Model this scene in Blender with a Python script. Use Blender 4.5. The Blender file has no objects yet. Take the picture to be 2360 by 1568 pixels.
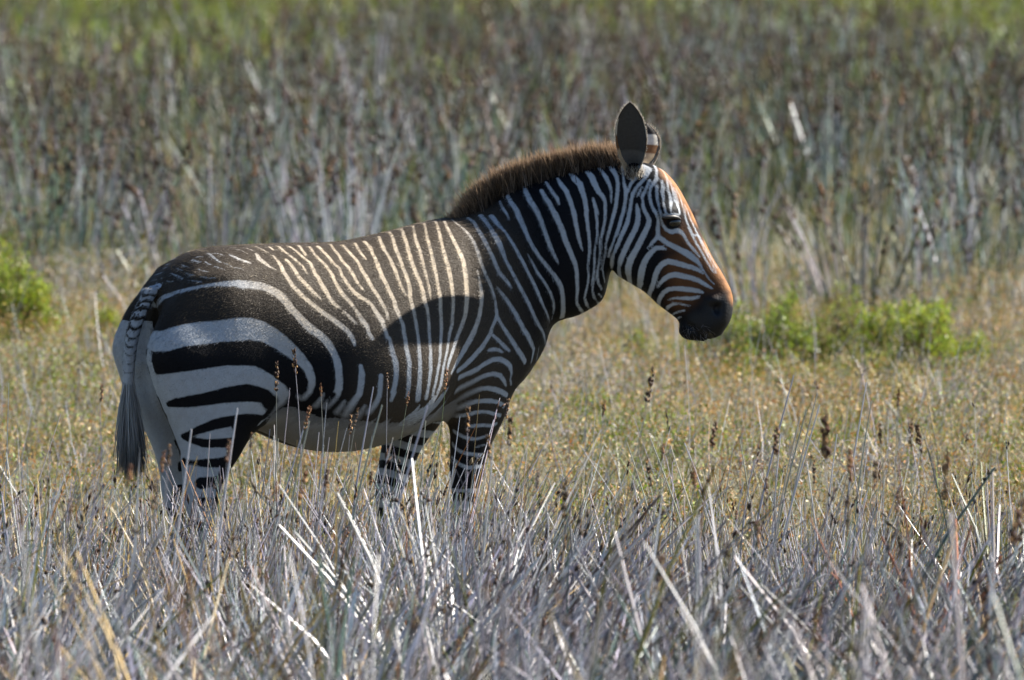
import bpy, math, random, time
import numpy as np
from mathutils import Vector, Matrix
from mathutils.bvhtree import BVHTree

T0 = time.time()
rng = np.random.default_rng(7)
random.seed(7)
PROBE = False
scene = bpy.context.scene
col = scene.collection

# ------------------------------------------------------------------ camera
# pixel units used below: the photograph at 2359 x 1568
FPX = 23700.0            # focal length in those pixels (long telephoto lens)
CAM_D, CAM_H, PITCH = 30.0, 2.5, 0.0573
cam_data = bpy.data.cameras.new("camera")
cam = bpy.data.objects.new("camera", cam_data)
col.objects.link(cam)
cam.location = (0.0, -CAM_D, CAM_H)
cam.rotation_euler = (math.pi / 2 - PITCH, 0, 0)
cam_data.sensor_width = 36.0
cam_data.lens = 36.0 * FPX / 2359.0
cam_data.clip_start = 0.5
cam_data.clip_end = 5000.0
cam_data.dof.use_dof = True
cam_data.dof.focus_distance = CAM_D - 0.15
cam_data.dof.aperture_fstop = cam_data.lens / 50.0      # a 50 mm wide pupil
cam_data.dof.aperture_blades = 0
scene.camera = cam

# ------------------------------------------------------------------ light
SUN_AZ, SUN_EL = math.radians(27.0), math.radians(39.1)   # azimuth from +x towards +y
sdir = Vector((math.cos(SUN_AZ) * math.cos(SUN_EL), math.sin(SUN_AZ) * math.cos(SUN_EL), math.sin(SUN_EL)))
world = bpy.data.worlds.new("World")
scene.world = world
world.use_nodes = True
wn = world.node_tree
bg = wn.nodes["Background"]
sky = wn.nodes.new("ShaderNodeTexSky")
sky.sky_type = 'NISHITA'
sky.sun_disc = False
sky.sun_elevation = SUN_EL
sky.sun_rotation = math.atan2(sdir.x, sdir.y)
sky.air_density = 1.0
sky.dust_density = 0.2
sky.ozone_density = 4.0
wn.links.new(sky.outputs[0], bg.inputs[0])
bg.inputs[1].default_value = 0.05
sun_data = bpy.data.lights.new("sun", 'SUN')
sun_data.energy = 5.0
sun_data.angle = math.radians(0.53)
sun_data.color = (1.0, 0.935, 0.83)
sun = bpy.data.objects.new("sun", sun_data)
col.objects.link(sun)
sun.rotation_euler = (-sdir).to_track_quat('-Z', 'Y').to_euler()
sun.location = sdir * 60
vs = scene.view_settings
vs.view_transform = 'Standard'
vs.look = 'None'
vs.exposure = 1.88
vs.gamma = 1.0
vs.use_curve_mapping = False
scene.render.engine = 'CYCLES'
scene.cycles.max_bounces = 5
scene.cycles.diffuse_bounces = 3
scene.cycles.transparent_max_bounces = 4
scene.cycles.use_denoising = True

# ------------------------------------------------------------------ helpers
def tag(o, label=None, cat=None, group=None, kind=None):
    if label: o["label"] = label
    if cat: o["category"] = cat
    if group: o["group"] = group
    if kind: o["kind"] = kind
    return o

def mesh_np(name, verts, faces, mat, parent=None, smooth=True, attrs=None):
    """verts (n,3); faces (m,3) or (m,4) or a list of such arrays; attrs {name: (n,) or (n,3)}"""
    me = bpy.data.meshes.new(name)
    fl = faces if isinstance(faces, list) else [faces]
    fl = [np.asarray(f, np.int32) for f in fl if len(f)]
    verts = np.asarray(verts, np.float32)
    me.vertices.add(len(verts))
    me.vertices.foreach_set("co", verts.ravel())
    loops = np.concatenate([f.ravel() for f in fl])
    tot = np.concatenate([np.full(len(f), f.shape[1], np.int32) for f in fl])
    start = np.concatenate([[0], np.cumsum(tot)[:-1]]).astype(np.int32)
    me.loops.add(len(loops))
    me.loops.foreach_set("vertex_index", loops)
    me.polygons.add(len(tot))
    me.polygons.foreach_set("loop_start", start)
    me.polygons.foreach_set("loop_total", tot)
    if smooth:
        me.polygons.foreach_set("use_smooth", np.ones(len(tot), bool))
    for k, a in (attrs or {}).items():
        a = np.asarray(a, np.float32)
        if a.ndim == 1:
            at = me.attributes.new(k, 'FLOAT', 'POINT')
            at.data.foreach_set("value", a)
        else:
            at = me.attributes.new(k, 'FLOAT_COLOR', 'POINT')
            at.data.foreach_set("color", np.concatenate([a, np.ones((len(a), 1), np.float32)], 1).ravel())
    me.update(calc_edges=True)
    if mat: me.materials.append(mat)
    o = bpy.data.objects.new(name, me)
    col.objects.link(o)
    if parent: o.parent = parent
    return o

def new_mat(name):
    m = bpy.data.materials.new(name)
    m.use_nodes = True
    nt = m.node_tree
    return m, nt, nt.nodes["Principled BSDF"], nt.nodes["Material Output"]

def node(nt, typ, **kw):
    n = nt.nodes.new(typ)
    for k, v in kw.items(): setattr(n, k, v)
    return n

def mixcol(nt, fac, a, b, blend='MIX'):
    n = nt.nodes.new("ShaderNodeMix"); n.data_type = 'RGBA'; n.blend_type = blend
    for s, v in ((n.inputs[0], fac), (n.inputs[6], a), (n.inputs[7], b)):
        if isinstance(v, bpy.types.NodeSocket): nt.links.new(v, s)
        elif isinstance(v, (tuple, list)): s.default_value = (*v, 1.0)
        else: s.default_value = v
    return n.outputs[2]

def math_n(nt, op, a, b=None, c=None):
    n = nt.nodes.new("ShaderNodeMath"); n.operation = op
    for s, v in zip(n.inputs, (a, b, c)):
        if v is None: continue
        if isinstance(v, bpy.types.NodeSocket): nt.links.new(v, s)
        else: s.default_value = v
    return n.outputs[0]

def maprange(nt, v, a, b, c=0.0, d=1.0):
    n = nt.nodes.new("ShaderNodeMapRange")
    nt.links.new(v, n.inputs[0])
    for i, x in enumerate((a, b, c, d)): n.inputs[i + 1].default_value = x
    return n.outputs[0]

def noise(nt, scale, detail=3.0, rough=0.55, vec=None):
    n = nt.nodes.new("ShaderNodeTexNoise")
    n.inputs["Scale"].default_value = scale
    n.inputs["Detail"].default_value = detail
    n.inputs["Roughness"].default_value = rough
    if vec is not None: nt.links.new(vec, n.inputs["Vector"])
    return n

def sstep(x, a, b):
    t = np.clip((x - a) / (b - a), 0, 1)
    return t * t * (3 - 2 * t)

def unit(v, axis=-1):
    return v / np.maximum(np.linalg.norm(v, axis=axis, keepdims=True), 1e-9)
# ================================================================== the zebra
# Body frame: x forward, y to the animal's left (away from the camera), z up.
ZO = np.array([-0.52, 0.0, 0.0])
ZYAW = math.radians(30.0)
cy_, sy_ = math.cos(ZYAW), math.sin(ZYAW)
ROTZ = np.array([[cy_, -sy_, 0], [sy_, cy_, 0], [0, 0, 1.0]])      # body -> world
CAMP = (np.array([0, -CAM_D, CAM_H]) - ZO) @ ROTZ                   # camera in the body frame
# spine in plan: straight trunk, neck and head swinging a little to the right
SX = np.linspace(-1.2, 1.6, 2801)
STH = -math.radians(36.7) * sstep(SX, 0.36, 0.78)
SY = np.concatenate([[0], np.cumsum(np.tan(STH[:-1]) * np.diff(SX))])
def spine_y(x): return np.interp(x, SX, SY)
def spine_th(x): return np.interp(x, SX, STH)

def ray(px, py):
    """direction, in the body frame, through a pixel of the photograph"""
    x, y = (px - 1179.5) / FPX, -(py - 784.0) / FPX
    cp, sp = math.cos(PITCH), math.sin(PITCH)
    d = np.array([x, cp + y * sp, -sp + y * cp])
    return d @ ROTZ
def mid(px, py, off=0.0):
    """point where a pixel's ray meets the spine's vertical surface (shifted sideways by off)"""
    d = ray(px, py)
    t = (off - CAMP[1]) / d[1]
    for _ in range(6):
        p = CAMP + d * t
        t = (spine_y(p[0]) + off / math.cos(spine_th(p[0])) - CAMP[1]) / d[1]
    return CAMP + d * t

# ---------------------------------------------------------------- sculpting field
VOX = 0.0062
LO = np.array([-0.85, -0.66, -0.03]); HI = np.array([1.22, 0.36, 1.52])
NG = np.ceil((HI - LO) / VOX).astype(int) + 1
AX = [(LO[i] + VOX * np.arange(NG[i])).astype(np.float32) for i in range(3)]

def catmull(a, n):
    a = np.asarray(a, float)
    p = np.concatenate([[2 * a[0] - a[1]], a, [2 * a[-1] - a[-2]]])
    out = []
    for i in range(1, len(p) - 2):
        for k in range(n):
            t = k / n
            out.append(0.5 * ((2 * p[i]) + (-p[i-1] + p[i+1]) * t + (2*p[i-1] - 5*p[i] + 4*p[i+1] - p[i+2]) * t*t
                              + (-p[i-1] + 3*p[i] - 3*p[i+1] + p[i+2]) * t**3))
    out.append(a[-1])
    return np.array(out)

def sweep(pairs, off=0.0, n=4, power=2.15):
    """pairs: (Ax, Ay, Bx, By, half_width, taper) two outline pixels per station -> distance field"""
    A = np.array([mid(p[0], p[1], off(k) if callable(off) else off) for k, p in enumerate(pairs)])
    B = np.array([mid(p[2], p[3], off(k) if callable(off) else off) for k, p in enumerate(pairs)])
    W = np.array([p[4] for p in pairs]); TP = np.array([p[5] for p in pairs])
    return sweep3(A, B, W, TP, n, power)

def sweep3(A, B, W, TP, n=4, power=2.15):
    A, B, W, TP = catmull(A, n), catmull(B, n), catmull(W, n), catmull(TP, n)
    Cn = (A + B) / 2
    H = np.linalg.norm(A - B, axis=1) / 2
    V = unit(A - B)
    th = spine_th(Cn[:, 0])
    L = np.stack([-np.sin(th), np.cos(th), np.zeros_like(th)], 1)
    V = unit(V - (V * L).sum(1, keepdims=True) * L)
    N = np.cross(L, V)
    dirn = Cn[-1] - Cn[0]
    if (N * np.gradient(Cn, axis=0)).sum() < 0: N = -N
    F = np.full(NG, 9.0, np.float32)
    m = len(Cn)
    for i in range(-1, m):
        j0, j1 = max(i, 0), min(i + 1, m - 1)
        r = max(H[j0], H[j1], W[j0] * 1.3, W[j1] * 1.3) + 0.07
        lo = np.maximum(np.floor((np.minimum(Cn[j0], Cn[j1]) - r - LO) / VOX).astype(int), 0)
        hi = np.minimum(np.ceil((np.maximum(Cn[j0], Cn[j1]) + r - LO) / VOX).astype(int) + 1, NG)
        if (hi <= lo).any(): continue
        X = AX[0][lo[0]:hi[0], None, None]; Y = AX[1][None, lo[1]:hi[1], None]; Z = AX[2][None, None, lo[2]:hi[2]]
        def pl(j): return (X - Cn[j][0]) * N[j][0] + (Y - Cn[j][1]) * N[j][1] + (Z - Cn[j][2]) * N[j][2]
        if i < 0:
            f0 = pl(0); msk = f0 < 0; t = 0.0; ax = f0
        elif i == m - 1:
            f0 = pl(m - 1); msk = f0 >= 0; t = 0.0; ax = f0
        else:
            f0, f1 = pl(i), pl(i + 1)
            msk = (f0 >= 0) & (f1 < 0); t = None; ax = None
        idx = np.nonzero(msk)
        if len(idx[0]) == 0: continue
        x = AX[0][lo[0] + idx[0]]; y = AX[1][lo[1] + idx[1]]; z = AX[2][lo[2] + idx[2]]
        if t is None:
            a = f0[idx]; b = f1[idx]; t = a / (a - b + 1e-9)
            c = [Cn[i][k] + (Cn[i+1][k] - Cn[i][k]) * t for k in range(3)]
            v = [V[i][k] + (V[i+1][k] - V[i][k]) * t for k in range(3)]
            l = [L[i][k] + (L[i+1][k] - L[i][k]) * t for k in range(3)]
            h = H[i] + (H[i+1] - H[i]) * t; w = W[i] + (W[i+1] - W[i]) * t; tp = TP[i] + (TP[i+1] - TP[i]) * t
        else:
            j = j0; c, v, l, h, w, tp = Cn[j], V[j], L[j], H[j], W[j], TP[j]
        dx, dy, dz = x - c[0], y - c[1], z - c[2]
        vv = dx * v[0] + dy * v[1] + dz * v[2]
        uu = dx * l[0] + dy * l[1] + dz * l[2]
        nv = vv / h
        nu = uu / (w * (1 - tp * np.clip(nv, -1, 1)))
        rr = (np.abs(nu) ** power + np.abs(nv) ** power) ** (1 / power)
        q = np.sqrt(uu * uu + vv * vv)
        d = np.where(rr > 0.15, q * (1 - 1 / np.maximum(rr, 0.15)), -min(H[j0], W[j0]))
        if ax is not None:
            a = np.abs(ax[idx])
            d = np.where(d > 0, np.sqrt(d * d + a * a), np.maximum(d, a))
        sub = F[lo[0]:hi[0], lo[1]:hi[1], lo[2]:hi[2]]
        sub[idx] = np.minimum(sub[idx], d)
    return F

def smin(a, b, k):
    h = np.maximum(k - np.abs(a - b), 0) / k
    return np.minimum(a, b) - h * h * k * 0.25

def ellipsoid(c, r, rot=None):
    c = np.asarray(c); r = np.asarray(r, float); R = max(r) + 0.08
    lo = np.maximum(np.floor((c - R - LO) / VOX).astype(int), 0)
    hi = np.minimum(np.ceil((c + R - LO) / VOX).astype(int) + 1, NG)
    F = np.full(NG, 9.0, np.float32)
    X, Y, Z = np.meshgrid(*[AX[i][lo[i]:hi[i]] for i in range(3)], indexing='ij')
    P = np.stack([X - c[0], Y - c[1], Z - c[2]], -1)
    if rot is not None: P = P @ rot
    k0 = np.linalg.norm(P / r, axis=-1); k1 = np.linalg.norm(P / (r * r), axis=-1)
    F[lo[0]:hi[0], lo[1]:hi[1], lo[2]:hi[2]] = k0 * (k0 - 1) / np.maximum(k1, 1e-6)
    return F

# trunk, neck and head: (top x, top y, bottom x, bottom y, half width, taper)
TRUNK = [
 (356, 672, 356, 850, .095, .00), (388, 622, 390, 930, .160, .05), (455, 577, 465, 960, .222, .06),
 (560, 565, 570, 985, .256, .10), (680, 561, 680, 1030, .276, .13), (790, 557, 780, 1041, .288, .15),
 (900, 534, 880, 1018, .274, .15), (990, 510, 985, 968, .240, .14), (1060, 497, 1085, 930, .205, .15),
 (1115, 476, 1180, 895, .188, .16), (1165, 446, 1246, 815, .160, .14), (1225, 421, 1276, 748, .132, .10),
 (1290, 402, 1335, 726, .108, .05), (1350, 389, 1387, 692, .094, .03), (1415, 377, 1402, 640, .086, .02),
 (1462, 372, 1410, 622, .084, .05), (1512, 384, 1424, 636, .086, .08), (1550, 415, 1452, 653, .090, .12),
 (1586, 474, 1486, 674, .086, .18), (1616, 540, 1516, 702, .068, .16), (1642, 594, 1545, 724, .054, .10),
 (1666, 634, 1564, 742, .047, .02), (1687, 680, 1566, 766, .050, -.05), (1685, 732, 1588, 781, .048, -.05),
 (1662, 772, 1622, 787, .030, 0)]
# legs: (rear x, rear y, front x, front y, half width, taper)
HIND_R = [
 (450, 640, 560, 650, .030, 0), (385, 715, 610, 730, .070, 0), (343, 805, 655, 825, .098, 0), (356, 880, 655, 905, .098, 0), (378, 940, 628, 950, .086, .0),
 (402, 995, 578, 1000, .070, 0), (418, 1050, 545, 1055, .056, 0), (424, 1105, 512, 1108, .045, 0), (424, 1150, 500, 1152, .040, 0),
 (436, 1200, 494, 1200, .033, 0), (444, 1270, 488, 1270, .027, 0), (444, 1335, 490, 1335, .028, 0), (440, 1372, 494, 1374, .033, 0),
 (450, 1400, 494, 1402, .028, 0), (446, 1425, 508, 1430, .034, 0), (440, 1448, 526, 1448, .040, 0)]
HIND_L = [(x0 + dx, y0 - 10, x1 + dx, y1 - 10, w, t) for (x0, y0, x1, y1, w, t), dx in
          zip(HIND_R, [-80, -80, -78, -74, -76, -68, -60, -52, -48, -46, -46, -46, -46, -46, -46, -46])]
FORE_R = [
 (985, 740, 1205, 760, .050, 0), (1005, 830, 1196, 845, .075, 0), (1036, 905, 1172, 912, .078, 0), (1041, 955, 1155, 965, .068, 0),
 (1042, 1010, 1130, 1018, .055, 0), (1042, 1055, 1113, 1062, .047, 0), (1040, 1092, 1109, 1094, .044, 0), (1044, 1130, 1096, 1130, .036, 0),
 (1048, 1180, 1088, 1180, .029, 0), (1048, 1270, 1085, 1270, .027, 0), (1043, 1312, 1090, 1314, .033, 0), (1052, 1345, 1090, 1347, .028, 0),
 (1050, 1368, 1104, 1372, .034, 0), (1046, 1390, 1120, 1390, .040, 0)]
FORE_L = [
 (890, 760, 1090, 770, .050, 0), (900, 850, 1080, 860, .072, 0), (905, 930, 1046, 925, .072, 0), (892, 985, 1005, 980, .062, 0),
 (884, 1030, 968, 1030, .053, 0), (876, 1075, 948, 1078, .046, 0), (868, 1108, 936, 1110, .043, 0), (868, 1145, 920, 1145, .035, 0),
 (872, 1190, 912, 1190, .029, 0), (874, 1262, 911, 1262, .027, 0), (870, 1298, 916, 1300, .033, 0), (878, 1328, 916, 1330, .028, 0),
 (876, 1350, 928, 1352, .034, 0), (872, 1372, 944, 1372, .040, 0)]

D_trunk = sweep(TRUNK, 0.0)
F = D_trunk.copy()
D_hr = sweep(HIND_R, lambda k: -0.135 if k > 1 else -0.12)
D_hl = sweep(HIND_L, lambda k: 0.125 if k > 1 else 0.10)
D_fr = sweep(FORE_R, lambda k: -0.125 if k > 1 else -0.135)
D_fl = sweep(FORE_L, lambda k: 0.125)
F = smin(F, np.minimum(D_hr, D_hl), 0.07)
F = smin(F, np.minimum(D_fr, D_fl), 0.06)
# shoulder blade, upper arm and point of the shoulder; cheek; brow; chest
def at_side(px, py, off): return mid(px, py, off)
for s in (-1, 1):
    sh = mid(1105, 690); sh[1] += s * 0.135
    F = smin(F, ellipsoid(sh, (.11, .055, .20), None), 0.06)
    fl_ = mid(815, 860); fl_[1] += s * .215
    F = smin(F, ellipsoid(fl_, (.17, .085, .14)), .09)                                    # barrel of the ribs
    ck = mid(1470, 560); ck = ck + np.array([-math.sin(spine_th(ck[0])), math.cos(spine_th(ck[0])), 0]) * s * 0.052
    F = smin(F, ellipsoid(ck, (.075, .036, .095)), 0.03)
    br = mid(1545, 490); br = br + np.array([-math.sin(spine_th(br[0])), math.cos(spine_th(br[0])), 0]) * s * 0.074
    F = smin(F, ellipsoid(br, (.034, .020, .026)), 0.025)
# tail bone
TAIL_C = [(352, 662), (338, 690), (322, 722), (309, 760), (301, 800), (297, 845), (296, 890), (297, 930)]
TAIL_R = [.026, .025, .024, .022, .020, .018, .016, .011]
ta, tb = [], []
for (px, py), r in zip(TAIL_C, TAIL_R):
    p = mid(px, py)
    ta.append(p + np.array([r, 0, r * .3])); tb.append(p - np.array([r, 0, r * .3]))
D_tail = sweep3(np.array(ta), np.array(tb), np.array(TAIL_R), np.zeros(len(TAIL_R)), 4, 2.0)
# groove between the buttocks, nostril, corner of the mouth
g0 = mid(348, 800)
groove = ellipsoid(g0 + np.array([-0.03, 0, 0.0]), (.075, .030, .16))
F = -smin(-F, groove, 0.05)
def cut(F, G, k): return -smin(-F, G, k)
for s in (-1, 1):
    ns = mid(1661, 708); th = spine_th(ns[0])
    lv = np.array([-math.sin(th), math.cos(th), 0])
    F = cut(F, ellipsoid(ns + lv * s * 0.054, (.012, .026, .024)), 0.008)
    F = smin(F, ellipsoid(mid(1648, 690) + lv * s * .040, (.020, .014, .012)), .014)      # flared rim
    for t in np.linspace(0, 1, 12):
        mo = mid(1586 + 48 * t, 740 + 46 * t)
        F = cut(F, ellipsoid(mo + lv * s * (.050 - .012 * t), (.0055, .020, .0055)), 0.006)
        if t > .6: F = cut(F, ellipsoid(mo, (.0055, .05, .0055)), 0.006)
F = smin(F, ellipsoid(mid(1590, 768), (.022, .030, .016)), .02)                          # chin
F = smin(F, D_tail, 0.012)
print("field", time.time() - T0)

# ---------------------------------------------------------------- surface extraction
def surface_nets(F):
    neg = F < 0
    n = np.array(F.shape)
    c = neg[:-1, :-1, :-1].astype(np.int8)
    for dx, dy, dz in [(1,0,0),(0,1,0),(0,0,1),(1,1,0),(1,0,1),(0,1,1),(1,1,1)]:
        c = c + neg[dx:n[0]-1+dx, dy:n[1]-1+dy, dz:n[2]-1+dz]
    act = (c > 0) & (c < 8)
    ci = np.stack(np.nonzero(act), 1)
    vid = np.full(act.shape, -1, np.int64); vid[act] = np.arange(len(ci))
    acc = np.zeros((len(ci), 3)); cnt = np.zeros(len(ci))
    corners = [np.array(k) for k in np.ndindex(2, 2, 2)]
    for a in corners:
        for ax in range(3):
            if a[ax]: continue
            b = a.copy(); b[ax] = 1
            ia = ci + a; ib = ci + b
            fa = F[ia[:,0], ia[:,1], ia[:,2]]; fb = F[ib[:,0], ib[:,1], ib[:,2]]
            m = (fa < 0) != (fb < 0)
            t = fa[m] / (fa[m] - fb[m])
            p = ia[m].astype(float); p[:, ax] += t
            acc[m] += p; cnt[m] += 1
    V = LO + VOX * (acc / cnt[:, None])
    quads = []
    for ax in range(3):
        o1, o2 = [(1, 2), (2, 0), (0, 1)][ax]
        sl0 = [slice(None)] * 3; sl1 = [slice(None)] * 3
        sl0[ax] = slice(0, -1); sl1[ax] = slice(1, None)
        ed = neg[tuple(sl0)] != neg[tuple(sl1)]
        e = np.stack(np.nonzero(ed), 1)
        ok = (e[:, o1] > 0) & (e[:, o2] > 0) & (e[:, o1] < n[o1]-1) & (e[:, o2] < n[o2]-1)
        e = e[ok]
        def idx(d1, d2):
            q = e.copy(); q[:, o1] -= d1; q[:, o2] -= d2
            return vid[q[:,0], q[:,1], q[:,2]]
        Q = np.stack([idx(1,1), idx(0,1), idx(0,0), idx(1,0)], 1)
        fl = ~neg[e[:,0], e[:,1], e[:,2]]
        Q[fl] = Q[fl][:, ::-1]
        quads.append(Q)
    return V, np.concatenate(quads)

BV, BQ = surface_nets(F)
# keep the largest connected piece, then relax the grid steps
def relax(V, Q, lam, it):
    e = np.concatenate([Q[:, [0,1]], Q[:, [1,2]], Q[:, [2,3]], Q[:, [3,0]]])
    deg = np.bincount(e.ravel(), minlength=len(V)).astype(float)
    for k in range(it):
        for l in (lam, -lam * 1.04):
            s = np.stack([np.bincount(e[:,0], V[e[:,1], c], len(V)) + np.bincount(e[:,1], V[e[:,0], c], len(V)) for c in range(3)], 1)
            V = V + l * (s / deg[:, None] - V)
    return V
BV = relax(BV, BQ, 0.5, 6)
print("surface", len(BV), time.time() - T0)
bvh = BVHTree.FromPolygons(BV.tolist(), BQ.tolist())
def vnormals(V, Q):
    fn = np.cross(V[Q[:,2]] - V[Q[:,0]], V[Q[:,3]] - V[Q[:,1]])
    N = np.stack([sum(np.bincount(Q[:,k], fn[:,c], len(V)) for k in range(4)) for c in range(3)], 1)
    return unit(N)
BN = vnormals(BV, BQ)
camv = Vector(CAMP)
def on_body(px, py):
    """where a pixel's ray first meets the animal's skin (or the skin nearest to the ray)"""
    d = Vector(ray(px, py)).normalized()
    h = bvh.ray_cast(camv, d)
    if h[0] is not None: return np.array(h[0])
    m = Vector(mid(px, py))
    h = bvh.find_nearest(m)
    return np.array(h[0])
# ---------------------------------------------------------------- coat pattern
# stripes followed in enlarged pieces of the photograph; each piece: (x0, y0, photo pixels per unit)
CROP = dict(A=(450,950,.2551), B=(450,1300,.2551), C=(950,950,.2551), D=(950,1300,.2551), E=(1450,850,.2551),
            F=(1450,1200,.2551), G=(1450,1500,.2551), H=(1850,1050,.2551), I=(1800,550,.2551), J=(1950,850,.2551),
            K=(2380,650,.19133), L=(2380,900,.3188), P=(400,850,.6378), Q=(1200,850,.6378), R=(400,1400,.7627))
VW = 2359.0 / 4096.0
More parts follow.
